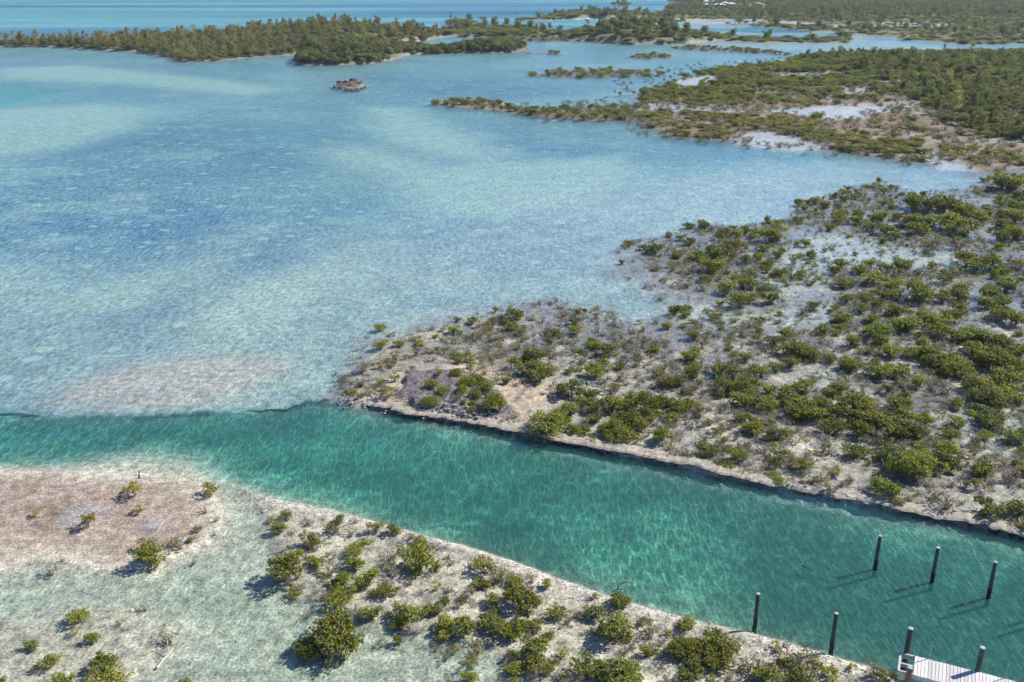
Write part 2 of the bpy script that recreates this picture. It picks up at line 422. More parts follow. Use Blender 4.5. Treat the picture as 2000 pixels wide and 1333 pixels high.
def noise_n(ns, ls, vec, scale, detail=3, rough=0.55, dist=0.0):
    n = ns.new('ShaderNodeTexNoise'); n.noise_dimensions = '2D'
    n.inputs['Scale'].default_value = scale; n.inputs['Detail'].default_value = detail
    n.inputs['Roughness'].default_value = rough; n.inputs['Distortion'].default_value = dist
    ls.new(vec, n.inputs['Vector'])
    return n

def tilted(ns, ls, normal, colour, mid, amount):
    """normal leaned sideways by a colour noise centred on mid"""
    a = ns.new('ShaderNodeVectorMath'); a.operation = 'SUBTRACT'; ls.new(colour, a.inputs[0]); a.inputs[1].default_value = (mid, mid, mid)
    f = ns.new('ShaderNodeVectorMath'); f.operation = 'MULTIPLY'; ls.new(a.outputs[0], f.inputs[0]); f.inputs[1].default_value = (1, 1, 0)
    b = ns.new('ShaderNodeVectorMath'); b.operation = 'SCALE'; ls.new(f.outputs[0], b.inputs[0])
    if isinstance(amount, (int, float)): b.inputs['Scale'].default_value = amount
    else: ls.new(amount, b.inputs['Scale'])
    c = ns.new('ShaderNodeVectorMath'); c.operation = 'ADD'; ls.new(b.outputs[0], c.inputs[0]); ls.new(normal, c.inputs[1])
    d = ns.new('ShaderNodeVectorMath'); d.operation = 'NORMALIZE'; ls.new(c.outputs[0], d.inputs[0])
    return d.outputs[0]

def tag(o, label=None, cat=None, group=None, kind=None):
    if label: o['label'] = label
    if cat: o['category'] = cat
    if group: o['group'] = group
    if kind: o['kind'] = kind
    return o

def mesh_obj(name, me, mat=None, parent=None, loc=None):
    o = bpy.data.objects.new(name, me)
    if mat is not None and not me.materials: me.materials.append(mat)
    COL.objects.link(o)
    if parent is not None: o.parent = parent
    if loc is not None: o.location = loc
    return o

def empty(name, loc=(0, 0, 0), rz=0.0):
    o = bpy.data.objects.new(name, None)
    o.location = loc; o.rotation_euler = (0, 0, rz); o.empty_display_size = 0.3
    COL.objects.link(o)
    return o

# ------------------------------------------------------------------ ground sheet and water sheet
def sheet_coords(rows, cols):
    a = 1 / np.tan(np.linspace(R(52), R(0.62), rows)) * CAM_H             # even to the eye
    g = np.geomspace(a[0], a[-1], rows)                                    # even in ratio
    Y = 0.72 * a + 0.28 * g
    Y = np.concatenate([[-400, -60, 0, 10, 18], Y[Y > 20], np.geomspace(Y[-1] * 1.15, 9000, 10)])
    t = np.linspace(-0.66, 0.66, cols)
    side = np.array([0.75, 0.9, 1.2, 1.8, 3, 6, 14])
    t = np.concatenate([-side[::-1], t, side])
    yy = np.repeat(Y[:, None], len(t), 1)
    xx = t[None, :] * (np.maximum(Y, 0) + 16)[:, None]
    wide = np.abs(t) > 5
    xx[:, wide] += np.sign(t[wide]) * 600
    return xx, yy

def grid_mesh(name, xx, yy, zz):
    nr, nc = xx.shape
    me = bpy.data.meshes.new(name)
    v = np.stack([xx, yy, zz], -1).reshape(-1, 3).astype(np.float32)
    i = np.arange(nr * nc).reshape(nr, nc)
    f = np.stack([i[:-1, :-1], i[:-1, 1:], i[1:, 1:], i[1:, :-1]], -1).reshape(-1, 4)
    me.vertices.add(len(v)); me.vertices.foreach_set('co', v.ravel())
    me.loops.add(f.size); me.loops.foreach_set('vertex_index', f.ravel().astype(np.int32))
    me.polygons.add(len(f)); me.polygons.foreach_set('loop_start', (np.arange(len(f)) * 4).astype(np.int32))
    me.update(calc_edges=True)
    me.polygons.foreach_set('use_smooth', np.ones(len(f), bool))
    return me

gx, gy = sheet_coords(620, 620)
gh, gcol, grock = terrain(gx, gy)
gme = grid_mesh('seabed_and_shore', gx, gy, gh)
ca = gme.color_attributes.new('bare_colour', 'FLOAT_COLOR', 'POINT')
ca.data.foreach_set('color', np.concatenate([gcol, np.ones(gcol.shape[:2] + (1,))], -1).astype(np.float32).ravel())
ra = gme.attributes.new('rockiness', 'FLOAT', 'POINT')
ra.data.foreach_set('value', grock.astype(np.float32).ravel())

def ground_material():
    m, ns, ls = new_mat('sand_mud_and_rock')
    out = node(ns, 'ShaderNodeOutputMaterial')
    geo = node(ns, 'ShaderNodeNewGeometry')
    pos = geo.outputs['Position']
    base = node(ns, 'ShaderNodeAttribute', attribute_name='bare_colour').outputs['Color']
    raw = node(ns, 'ShaderNodeAttribute', attribute_name='rockiness').outputs['Fac']
    rock = maprange(ns, ls, raw, 0.0, 1.0)
    nf = noise_n(ns, ls, pos, 7.0, 2, 0.7)
    nm = noise_n(ns, ls, pos, 1.6, 3, 0.65)
    nl = noise_n(ns, ls, pos, 0.35, 2, 0.6)
    v1 = maprange(ns, ls, nf.outputs[0], 0.25, 0.75, 0.50, 1.36)
    v2 = maprange(ns, ls, nm.outputs[0], 0.25, 0.75, 0.60, 1.30)
    v3 = maprange(ns, ls, nl.outputs[0], 0.25, 0.75, 0.84, 1.14)
    v = math_n(ns, ls, 'MULTIPLY', math_n(ns, ls, 'MULTIPLY', v1, v2), v3)
    c = mixrgb(ns, ls, 1.0, base, v, 'MULTIPLY')
    # dry debris and pebbles, only well above the water line or just under it
    vor = node(ns, 'ShaderNodeTexVoronoi', voronoi_dimensions='2D'); vor.feature = 'F1'; setin(vor, Scale=5.0); ls.new(pos, vor.inputs['Vector'])
    z = node(ns, 'ShaderNodeSeparateXYZ'); ls.new(pos, z.inputs[0])
    dry = maprange(ns, ls, z.outputs['Z'], -0.3, 0.05)
    speck = maprange(ns, ls, vor.outputs['Distance'], 0.16, 0.05)
    speck = math_n(ns, ls, 'MULTIPLY', math_n(ns, ls, 'MULTIPLY', speck, dry), maprange(ns, ls, nm.outputs[0], 0.42, 0.62))
    c = mixrgb(ns, ls, math_n(ns, ls, 'MULTIPLY', speck, 0.55), c, (0.13, 0.10, 0.085))
    # scattered pale sand pockets on the lagoon floor
    vs = node(ns, 'ShaderNodeTexVoronoi', voronoi_dimensions='2D'); setin(vs, Scale=0.30)
    ws = node(ns, 'ShaderNodeVectorMath', operation='MULTIPLY_ADD'); ls.new(nm.outputs['Color'], ws.inputs[0]); ws.inputs[1].default_value = (0.8, 0.8, 0); ls.new(pos, ws.inputs[2])
    ls.new(ws.outputs[0], vs.inputs['Vector'])
    sc_ = node(ns, 'ShaderNodeSeparateColor'); ls.new(vs.outputs['Color'], sc_.inputs[0])
    rad = maprange(ns, ls, sc_.outputs[0], 0.45, 1.0, 0.0, 0.24)
    spot = math_n(ns, ls, 'MULTIPLY', math_n(ns, ls, 'LESS_THAN', vs.outputs['Distance'], rad), math_n(ns, ls, 'MULTIPLY', maprange(ns, ls, z.outputs['Z'], -0.26, -0.36), maprange(ns, ls, raw, -0.2, 0.0)))
    c = mixrgb(ns, ls, math_n(ns, ls, 'MULTIPLY', spot, 0.75), c, (0.62, 0.59, 0.50))
    # weathered limestone with cracks
    vc = node(ns, 'ShaderNodeTexVoronoi', voronoi_dimensions='2D'); vc.feature = 'DISTANCE_TO_EDGE'; setin(vc, Scale=1.5)
    wv = node(ns, 'ShaderNodeVectorMath', operation='MULTIPLY_ADD')
    ls.new(nm.outputs['Color'], wv.inputs[0]); wv.inputs[1].default_value = (0.9, 0.9, 0.9); ls.new(pos, wv.inputs[2])
    ls.new(wv.outputs[0], vc.inputs['Vector'])
    crack = maprange(ns, ls, vc.outputs['Distance'], 0.0, 0.09)
    rc = mixrgb(ns, ls, crack, (0.022, 0.019, 0.020), mixrgb(ns, ls, maprange(ns, ls, nf.outputs[0], 0.3, 0.7), (0.085, 0.073, 0.072), (0.235, 0.21, 0.20)))
    c = mixrgb(ns, ls, rock, c, rc)
    bs = node(ns, 'ShaderNodeBsdfPrincipled'); setin(bs, Roughness=0.92); bs.inputs['Specular IOR Level'].default_value = 0.15
    ls.new(c, bs.inputs['Base Color'])
    tilt = node(ns, 'ShaderNodeVectorMath', operation='ADD'); ls.new(nm.outputs['Color'], tilt.inputs[0]); ls.new(nf.outputs['Color'], tilt.inputs[1])
    ls.new(tilted(ns, ls, geo.outputs['Normal'], tilt.outputs[0], 1.0, 0.45), bs.inputs['Normal'])
    ls.new(bs.outputs[0], out.inputs[0])
    return m

tag(mesh_obj('terrain', gme, ground_material()), 'pale sand flats, mud, canal bed and islets of the shore', kind='structure')

# water: one level sheet that carries the depth below it
wx, wy = sheet_coords(460, 460)
wh, _c, _r = terrain(wx, wy)
wme = grid_mesh('lagoon_water', wx, wy, np.zeros_like(wx))
da = wme.attributes.new('depth', 'FLOAT', 'POINT')
wd = np.clip(-wh, 0, 4)
da.data.foreach_set('value', (wd + 2.0 * wd * np.clip(-_r, 0, 1)).astype(np.float32).ravel())       # way of the light through the water
cp = wme.attributes.new('chop', 'FLOAT', 'POINT')
cp.data.foreach_set('value', (0.55 + 0.65 * sstep(70, 240, wy) + 0.7 * sstep(430, 600, wy + 0.25 * np.abs(wx)) * np.clip(0.75 + 1.6 * fbm(wx * 0.16, wy, 70, 3, 43), 0.15, 1.6)).astype(np.float32).ravel())

K_RGB = (0.40, 0.075, 0.095)        # absorption per metre of clear lagoon water

def water_material():
    m, ns, ls = new_mat('clear_lagoon_water')
    out = node(ns, 'ShaderNodeOutputMaterial')
    pos = node(ns, 'ShaderNodeNewGeometry').outputs['Position']
    depth = node(ns, 'ShaderNodeAttribute', attribute_name='depth').outputs['Fac']
    # wavelets
    rot = node(ns, 'ShaderNodeMapping'); ls.new(pos, rot.inputs['Vector'])
    rot.inputs['Rotation'].default_value = (0, 0, R(-14)); rot.inputs['Scale'].default_value = (1.15, 0.24, 1.0)
    wn0 = noise_n(ns, ls, pos, 0.8, 2)
    wp = node(ns, 'ShaderNodeVectorMath', operation='MULTIPLY_ADD')
    ls.new(wn0.outputs['Color'], wp.inputs[0]); wp.inputs[1].default_value = (0.45, 0.22, 0); ls.new(rot.outputs[0], wp.inputs[2])
    # light gathered and spread by the wavelets
    vor = node(ns, 'ShaderNodeTexVoronoi', voronoi_dimensions='2D'); vor.feature = 'DISTANCE_TO_EDGE'; setin(vor, Scale=1.35); ls.new(wp.outputs[0], vor.inputs['Vector'])
    vor2 = node(ns, 'ShaderNodeTexVoronoi', voronoi_dimensions='2D'); vor2.feature = 'DISTANCE_TO_EDGE'; setin(vor2, Scale=3.1); ls.new(wp.outputs[0], vor2.inputs['Vector'])
    l1 = maprange(ns, ls, vor.outputs['Distance'], 0.12, 0.0, 0.0, 1.0, True)
    l2 = maprange(ns, ls, vor2.outputs['Distance'], 0.24, 0.0, 0.0, 1.0, True)
    net = math_n(ns, ls, 'ADD', math_n(ns, ls, 'MULTIPLY', l1, 0.55), math_n(ns, ls, 'MULTIPLY', l2, 0.45), clamp=True)
    amp = maprange(ns, ls, depth, 0.0, 1.6, 0.16, 0.58)
    fac = math_n(ns, ls, 'SUBTRACT', 1.0, math_n(ns, ls, 'MULTIPLY', amp, math_n(ns, ls, 'SUBTRACT', 1.0, net)))
    # absorption along the way through the water
    def ex(k):
        return math_n(ns, ls, 'EXPONENT', math_n(ns, ls, 'MULTIPLY', depth, -k * 1.2))
    cmb = node(ns, 'ShaderNodeCombineColor')
    for i, k in enumerate(K_RGB): ls.new(math_n(ns, ls, 'MULTIPLY', ex(k), fac), cmb.inputs[i])
    tr = node(ns, 'ShaderNodeBsdfTransparent'); ls.new(cmb.outputs[0], tr.inputs[0])
    # fine suspended lime scatters light back
    df = node(ns, 'ShaderNodeBsdfDiffuse'); df.inputs[0].default_value = (0.07, 0.32, 0.25, 1)
    sc = math_n(ns, ls, 'MULTIPLY', math_n(ns, ls, 'SUBTRACT', 1.0, ex(0.6)), 0.24)
    body = node(ns, 'ShaderNodeMixShader'); ls.new(sc, body.inputs[0]); ls.new(tr.outputs[0], body.inputs[1]); ls.new(df.outputs[0], body.inputs[2])
    # surface
    n1 = noise_n(ns, ls, rot.outputs[0], 2.2, 2, 0.6)
    n2 = noise_n(ns, ls, rot.outputs[0], 7.5, 1, 0.5)
    big = node(ns, 'ShaderNodeMapping'); ls.new(pos, big.inputs['Vector']); big.inputs['Scale'].default_value = (0.22, 1.0, 1.0)
    slick = noise_n(ns, ls, big.outputs[0], 0.03, 3, 0.6)
    calm = maprange(ns, ls, slick.outputs[0], 0.38, 0.62, 0.55, 1.0)
    chop = node(ns, 'ShaderNodeAttribute', attribute_name='chop').outputs['Fac']
    sumn = node(ns, 'ShaderNodeVectorMath', operation='ADD'); ls.new(n1.outputs['Color'], sumn.inputs[0]); ls.new(n2.outputs['Color'], sumn.inputs[1])
    wave_n = tilted(ns, ls, node(ns, 'ShaderNodeNewGeometry').outputs['Normal'], sumn.outputs[0], 1.0, math_n(ns, ls, 'MULTIPLY', calm, chop))
    # Schlick reflectance of a wavy sheet: the slopes lift the grazing angle
    g0 = node(ns, 'ShaderNodeNewGeometry')
    dt = node(ns, 'ShaderNodeVectorMath', operation='DOT_PRODUCT'); ls.new(wave_n, dt.inputs[0]); ls.new(g0.outputs['Incoming'], dt.inputs[1])
    slope = math_n(ns, ls, 'MULTIPLY', chop, 0.165)
    c2 = math_n(ns, ls, 'SQRT', math_n(ns, ls, 'MULTIPLY_ADD', dt.outputs['Value'], dt.outputs['Value'], math_n(ns, ls, 'MULTIPLY', slope, slope)))
    om = math_n(ns, ls, 'SUBTRACT', 1.0, c2, clamp=True)
    fres = math_n(ns, ls, 'MULTIPLY_ADD', math_n(ns, ls, 'POWER', om, 5.0), 0.98, 0.02)
    gl = node(ns, 'ShaderNodeBsdfGlossy'); ls.new(maprange(ns, ls, chop, 0.5, 1.6, 0.09, 0.30), gl.inputs['Roughness']); gl.inputs[0].default_value = (1, 1, 1, 1)
    ls.new(wave_n, gl.inputs['Normal'])
    mx = node(ns, 'ShaderNodeMixShader'); ls.new(fres, mx.inputs[0]); ls.new(body.outputs[0], mx.inputs[1]); ls.new(gl.outputs[0], mx.inputs[2])
    ls.new(mx.outputs[0], out.inputs[0])
    return m

tag(mesh_obj('water', wme, water_material()), 'clear turquoise lagoon and canal water with fine ripples', kind='structure')

# undercut limestone ledge along the far side of the canal
def ledge(L, rise, x0):
    pts = []
    for i in range(len(L) - 1):
        n = max(2, int(np.linalg.norm(L[i + 1] - L[i]) / 0.11))
        for k in range(n): pts.append(L[i] + (L[i + 1] - L[i]) * k / n)
    pts = np.array(pts); pts = pts[(pts[:, 0] < 46) & (pts[:, 0] > x0)]
    tan = np.gradient(pts, axis=0); tan /= np.linalg.norm(tan, axis=1, keepdims=True)
    nrm = np.stack([-tan[:, 1], tan[:, 0]], 1)                        # points inland
    s = np.arange(len(pts)) * 0.11
    o = 0.45 * fbm(s, s * 0 + 3, 3.2, 4, 51) + 0.24 * fbm(s, s * 0 + 9, 0.55, 3, 52) + 0.06 * fbm(s, s * 0 + 5, 0.2, 2, 58)
    top = (0.35 + 0.15 * fbm(s, s * 0 + 1, 3.5, 3, 53) + 0.06 * fbm(s, s * 0 + 7, 0.4, 2, 54)) * sstep(0.0, 5.0, s) - 0.12 * (1 - sstep(0, 5, s)) if rise > 0 else rise + 0.05 * fbm(s, s * 0 + 1, 2.0, 3, 53) - 0.2 * sstep(0.15, 0.4, fbm(s, s * 0 + 4, 9, 2, 57))
    gap = sstep(0.1, 0.4, fbm(s, s * 0 + 11, 5, 3, 55))              # places where the ledge has broken down
    prof = [(1.5, -0.16, 1), (0.95, -0.03, 1), (0.5, 0.0, 1), (0.16, 0.0, 0), (0.0, -0.07, 0), (0.10, -0.17, 0), (0.30, -0.36, 0), (0.26, -0.62, 0), (0.05, -1.1, 0)]
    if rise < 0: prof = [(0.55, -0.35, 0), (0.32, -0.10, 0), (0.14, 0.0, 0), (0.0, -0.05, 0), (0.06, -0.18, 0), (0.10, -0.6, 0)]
    V = []
    for j, (q, dz, lo) in enumerate(prof):
        w = 0.05 * fbm(s, s * 0 + 20 + j, 0.35, 2, 56 + j)
        off = q + o * (0.35 if q > 0.9 else 1.0) + w + gap * 0.25 * (j < 5)
        z = top + dz - gap * 0.22 * (1 <= j <= 4) + w * 0.6
        P = pts + nrm * off[:, None]
        V.append(np.stack([P[:, 0], P[:, 1], z], 1))
    V = np.stack(V, 1)
    me = grid_mesh('canal_ledge', V[:, :, 0], V[:, :, 1], V[:, :, 2])
    me.polygons.foreach_set('use_smooth', np.zeros(len(me.polygons), bool))
    return me

def ledge_material():
    m, ns, ls = new_mat('cut_limestone')
    out = node(ns, 'ShaderNodeOutputMaterial')
    geo = node(ns, 'ShaderNodeNewGeometry'); pos = geo.outputs['Position']
    z = node(ns, 'ShaderNodeSeparateXYZ'); ls.new(pos, z.inputs[0])
    n1 = noise_n(ns, ls, pos, 2.0, 4, 0.7); n2 = noise_n(ns, ls, pos, 9.0, 2, 0.7)
    dry = mixrgb(ns, ls, maprange(ns, ls, n1.outputs[0], 0.3, 0.7), (0.19, 0.165, 0.13), (0.42, 0.375, 0.29))
    dry = mixrgb(ns, ls, 1.0, dry, maprange(ns, ls, n2.outputs[0], 0.25, 0.75, 0.6, 1.25), 'MULTIPLY')
    hz = math_n(ns, ls, 'ADD', z.outputs['Z'], math_n(ns, ls, 'MULTIPLY', n2.outputs[0], 0.12))
    c = mixrgb(ns, ls, maprange(ns, ls, hz, 0.10, 0.24), (0.035, 0.033, 0.030), dry)      # dark low down: shade under the ledge put into the colour
    bs = node(ns, 'ShaderNodeBsdfPrincipled'); setin(bs, Roughness=0.9); ls.new(c, bs.inputs['Base Color'])
    ls.new(bs.outputs[0], out.inputs[0])
    return m
tag(mesh_obj('canal_bank', ledge(FAR_LINE, 1, -14.5), ledge_material()), 'undercut limestone ledge along the far side of the canal', kind='structure')
tag(mesh_obj('sunken_ledge', ledge(LEFT_LINE, -0.20, -60), ledge_material()), 'drowned rock ledge along the canal mouth, coloured dark as its shadow line', kind='structure')  # dark all over, so the drop-off's shadow line is drawn by its colour

# ------------------------------------------------------------------ plant materials
def leaf_material(name, dark, mid, light, rough=0.42, trans=0.36, spec=0.35):
    m, ns, ls = new_mat(name)
    out = node(ns, 'ShaderNodeOutputMaterial')
    rnd = node(ns, 'ShaderNodeNewGeometry').outputs['Random Per Island']
    oi = node(ns, 'ShaderNodeObjectInfo').outputs['Random']
    rp = node(ns, 'ShaderNodeValToRGB')
    e = rp.color_ramp.elements
    e[0].position = 0.0; e[0].color = (*dark, 1); e[1].position = 1.0; e[1].color = (*light, 1)
    k = e.new(0.55); k.color = (*mid, 1)
    ls.new(rnd, rp.inputs[0])
    hs = node(ns, 'ShaderNodeHueSaturation'); ls.new(rp.outputs[0], hs.inputs['Color'])
    ls.new(maprange(ns, ls, oi, 0, 1, 0.478, 0.510), hs.inputs['Hue'])
    ls.new(maprange(ns, ls, math_n(ns, ls, 'FRACT', math_n(ns, ls, 'MULTIPLY', oi, 7.31)), 0, 1, 0.68, 1.25), hs.inputs['Value'])
    bs = node(ns, 'ShaderNodeBsdfPrincipled'); setin(bs, Roughness=rough); bs.inputs['Specular IOR Level'].default_value = spec
    ls.new(hs.outputs[0], bs.inputs['Base Color'])
    tl = node(ns, 'ShaderNodeBsdfTranslucent'); ls.new(hs.outputs[0], tl.inputs[0])
    mx = node(ns, 'ShaderNodeMixShader'); mx.inputs[0].default_value = trans
    ls.new(bs.outputs[0], mx.inputs[1]); ls.new(tl.outputs[0], mx.inputs[2]); ls.new(mx.outputs[0], out.inputs[0])
    return m

def bark_material(name, a, b):
    m, ns, ls = new_mat(name)
    out = node(ns, 'ShaderNodeOutputMaterial')
    rnd = node(ns, 'ShaderNodeNewGeometry').outputs['Random Per Island']
    bs = node(ns, 'ShaderNodeBsdfPrincipled'); setin(bs, Roughness=0.9); bs.inputs['Specular IOR Level'].default_value = 0.1
    ls.new(mixrgb(ns, ls, rnd, a, b), bs.inputs['Base Color']); ls.new(bs.outputs[0], out.inputs[0])
    return m

M_LEAF = leaf_material('mangrove_leaves', (0.055, 0.078, 0.005), (0.22, 0.265, 0.016), (0.45, 0.45, 0.06))
M_LEAFY = leaf_material('yellow_young_mangrove_leaves', (0.16, 0.17, 0.012), (0.32, 0.31, 0.028), (0.46, 0.39, 0.07))  # own leaf colour of the yellow-green kind
M_LEAFS = leaf_material('thin_mangrove_leaves', (0.13, 0.135, 0.03), (0.25, 0.245, 0.06), (0.4, 0.36, 0.13))
M_SHRUB = leaf_material('fine_shrub_leaves', (0.1, 0.125, 0.008), (0.2, 0.22, 0.014), (0.29, 0.29, 0.03), rough=0.6)
M_CASU = leaf_material('casuarina_needles', (0.17, 0.165, 0.04), (0.33, 0.31, 0.085), (0.5, 0.45, 0.15), rough=0.75, spec=0.15)
M_PINE = leaf_material('dark_casuarina_needles', (0.085, 0.1, 0.024), (0.21, 0.235, 0.06), (0.36, 0.37, 0.105), rough=0.75, spec=0.15)
M_SCRUB = leaf_material('coppice_leaves', (0.065, 0.078, 0.017), (0.175, 0.19, 0.045), (0.31, 0.31, 0.09), rough=0.6)
M_BARK = bark_material('mangrove_bark', (0.20, 0.15, 0.13), (0.36, 0.29, 0.26))
M_BARE = bark_material('bleached_dead_wood', (0.24, 0.21, 0.18), (0.54, 0.50, 0.45))
M_TRUNK = bark_material('dark_bark', (0.08, 0.06, 0.045), (0.16, 0.13, 0.10))

# ------------------------------------------------------------------ plant shapes
class Shape:
    def __init__(self):
        self.v = []; self.f = []; self.n = 0
    def add(self, verts, faces):
        self.v.append(np.asarray(verts, float)); self.f.extend([[i + self.n for i in q] for q in faces]); self.n += len(verts)
    def tube(self, pts, r0, r1, sides=4):
        pts = [Vector(p) for p in pts]
        rings = []
        for i, p in enumerate(pts):
            d = (pts[min(i + 1, len(pts) - 1)] - pts[max(i - 1, 0)]).normalized()
            a = d.cross(Vector((0.31, 0.2, 0.93)))
            a = (a if a.length > 1e-3 else d.cross(Vector((1, 0, 0)))).normalized(); b = d.cross(a)
            r = r0 + (r1 - r0) * i / (len(pts) - 1)
            rings += [tuple(p + (a * math.cos(t) + b * math.sin(t)) * r) for t in (2 * PI * k / sides for k in range(sides))]
        fc = []
        for i in range(len(pts) - 1):
            for k in range(sides):
                k2 = (k + 1) % sides
                fc.append([i * sides + k, i * sides + k2, (i + 1) * sides + k2, (i + 1) * sides + k])
        fc.append(list(range((len(pts) - 1) * sides, len(pts) * sides)))
        self.add(rings, fc)
    def leaves(self, P, D, L, W, droop=0.15, N=None):
        """one four-sided leaf for each point P along direction D"""
        P = np.asarray(P); D = np.asarray(D); n = len(P)
        D = D / (np.linalg.norm(D, axis=1, keepdims=True) + 1e-9)
        S = np.cross(D, RNG.normal(size=(n, 3)) * (1.0 if N is None else 0.45) + (0 if N is None else N)); S /= (np.linalg.norm(S, axis=1, keepdims=True) + 1e-9)
        L = np.broadcast_to(L, (n,))[:, None]; W = np.broadcast_to(W, (n,))[:, None]
        dn = np.array([0, 0, -1.0]) * L * droop
        V = np.stack([P, P + D * L * 0.55 + S * W * 0.5, P + D * L + dn, P + D * L * 0.55 - S * W * 0.5], 1).reshape(-1, 3)
        self.add(V, [[4 * i, 4 * i + 1, 4 * i + 2, 4 * i + 3] for i in range(n)])
    def mesh(self, name):
        me = bpy.data.meshes.new(name)
        me.from_pydata(np.concatenate(self.v).tolist(), [], self.f)
        me.update()
        return me

RNG = np.random.default_rng(5)

def arc(a, b, bulge, n=4):
    a = np.array(a, float); b = np.array(b, float); bulge = np.array(bulge, float)
    return [tuple(a + (b - a) * t + bulge * 4 * t * (1 - t)) for t in np.linspace(0, 1, n)]

def mangrove_shapes(W, H, lobes, ros, per, leaf, sub=0.75, roots=6, spread=1.0, twig=1.0, extra_bare=0):
    """W, H overall size; lobes leafy heads; ros rosettes of per leaves on each"""
    fol, br = Shape(), Shape()
    rad = W / 2
    for i in range(lobes):
        a = 2 * PI * (i + RNG.uniform(-0.3, 0.3)) / max(lobes, 1)
        q = 0 if (i == 0 and lobes > 2) else RNG.uniform(0.4, 0.9)
        lr = rad * RNG.uniform(0.28, 0.58) * sub / 0.75 if lobes > 1 else rad * 0.9
        c = np.array([math.cos(a) * rad * q * spread, math.sin(a) * rad * q * spread, H * RNG.uniform(0.32, 0.66) * (1.15 if q == 0 else 1)])
        fork = c * np.array([0.3, 0.3, 0.45]) + RNG.normal(size=3) * rad * 0.06
        base = np.array([RNG.normal() * rad * 0.10, RNG.normal() * rad * 0.10, -0.12])
        br.tube(arc(base, fork, RNG.normal(size=3) * rad * 0.05, 3), 0.030 * W, 0.020 * W)
        br.tube(arc(fork, c, RNG.normal(size=3) * rad * 0.10, 4), 0.020 * W, 0.010 * W)
        d = RNG.normal(size=(ros, 3)); d[:, 2] = d[:, 2] * 0.8 + 0.30
        d /= np.linalg.norm(d, axis=1, keepdims=True)
        rr = lr * RNG.uniform(0.45, 1.05, size=(ros, 1)) * np.array([1, 1, 0.85])
        P = c + d * rr
        P[:, 2] = np.maximum(P[:, 2], 0.10 * H)
        for j in range(0, ros, 3 if twig < 1 else 2):
            br.tube([tuple(c * 0.75 + fork * 0.25), tuple((c + P[j]) / 2 + RNG.normal(size=3) * 0.03 * W), tuple(P[j])], 0.009 * W, 0.004 * W, 3)
        LP = np.repeat(P, per, 0) + RNG.normal(size=(ros * per, 3)) * leaf * 0.18
        LD = RNG.normal(size=(ros * per, 3)) + np.repeat(d, per, 0) * 0.7 + np.array([0, 0, 0.55])
        fol.leaves(LP, LD, leaf * RNG.uniform(0.75, 1.25, ros * per), leaf * 0.50 * RNG.uniform(0.8, 1.2, ros * per), 0.15, np.repeat(d, per, 0) * 0.8 + np.array([0, 0, 0.8]))
    for k in range(roots):
        a = RNG.uniform(0, 2 * PI); r = rad * RNG.uniform(0.3, 0.75)
        top = (math.cos(a) * r * 0.2, math.sin(a) * r * 0.2, H * RNG.uniform(0.2, 0.4))
        br.tube(arc(top, (math.cos(a) * r, math.sin(a) * r, -0.12), (math.cos(a) * r * 0.2, math.sin(a) * r * 0.2, H * 0.10), 4), 0.013 * W, 0.009 * W, 3)
    for k in range(extra_bare):
        bare_branch(br, rad * 1.1, H * 0.9, 0.016 * W)
    return fol, br

def bare_branch(br, rad, H, r):
    a = RNG.uniform(0, 2 * PI); q = RNG.uniform(0.4, 1.0)
    p0 = np.array([RNG.normal() * rad * 0.15, RNG.normal() * rad * 0.15, -0.08])
    p1 = np.array([math.cos(a) * rad * q, math.sin(a) * rad * q, H * RNG.uniform(0.15, 0.9)])
    pts = arc(p0, p1, np.array([RNG.normal() * rad * 0.12, RNG.normal() * rad * 0.12, H * RNG.uniform(0, 0.22)]), 5)
    br.tube(pts, r, r * 0.5, 3)
    for k in range(3):
        s = np.array(pts[1 + k]); e = s + RNG.normal(size=3) * np.array([rad * 0.33, rad * 0.33, H * 0.2]) + np.array([0, 0, H * 0.1])
        br.tube([tuple(s), tuple((s + e) / 2 + RNG.normal(size=3) * rad * 0.05), tuple(e)], r * 0.6, r * 0.25, 3)

def bare_shape(W, H, n):
    br = Shape()
    for k in range(n): bare_branch(br, W / 2, H, 0.014 * W)
    return br

def shrub_shapes(W, H, n, leaf):
    """low close-leaved dome"""
    fol, br = Shape(), Shape()
    nl = 7
    for i in range(nl):
        a = RNG.uniform(0, 2 * PI); q = 0 if i == 0 else RNG.uniform(0.3, 0.62)
        c = np.array([math.cos(a) * W / 2 * q, math.sin(a) * W / 2 * q, H * RNG.uniform(0.30, 0.5)])
        br.tube([(0, 0, -0.1), tuple(c * 0.5), tuple(c)], 0.02 * W, 0.008 * W, 4)
        m = n // nl
        d = RNG.normal(size=(m, 3)); d[:, 2] = np.abs(d[:, 2]) * 0.9 - 0.15; d /= np.linalg.norm(d, axis=1, keepdims=True)
        P = c + d * np.array([W * 0.27, W * 0.27, H * 0.5]) * RNG.uniform(0.7, 1.06, (m, 1))
        P[:, 2] = np.maximum(P[:, 2], 0.04)
        fol.leaves(P, d * 0.5 + RNG.normal(size=(m, 3)) * 0.7, leaf * RNG.uniform(0.7, 1.3, m), leaf * 0.55, 0.1, d + np.array([0, 0, 0.4]))
    return fol, br

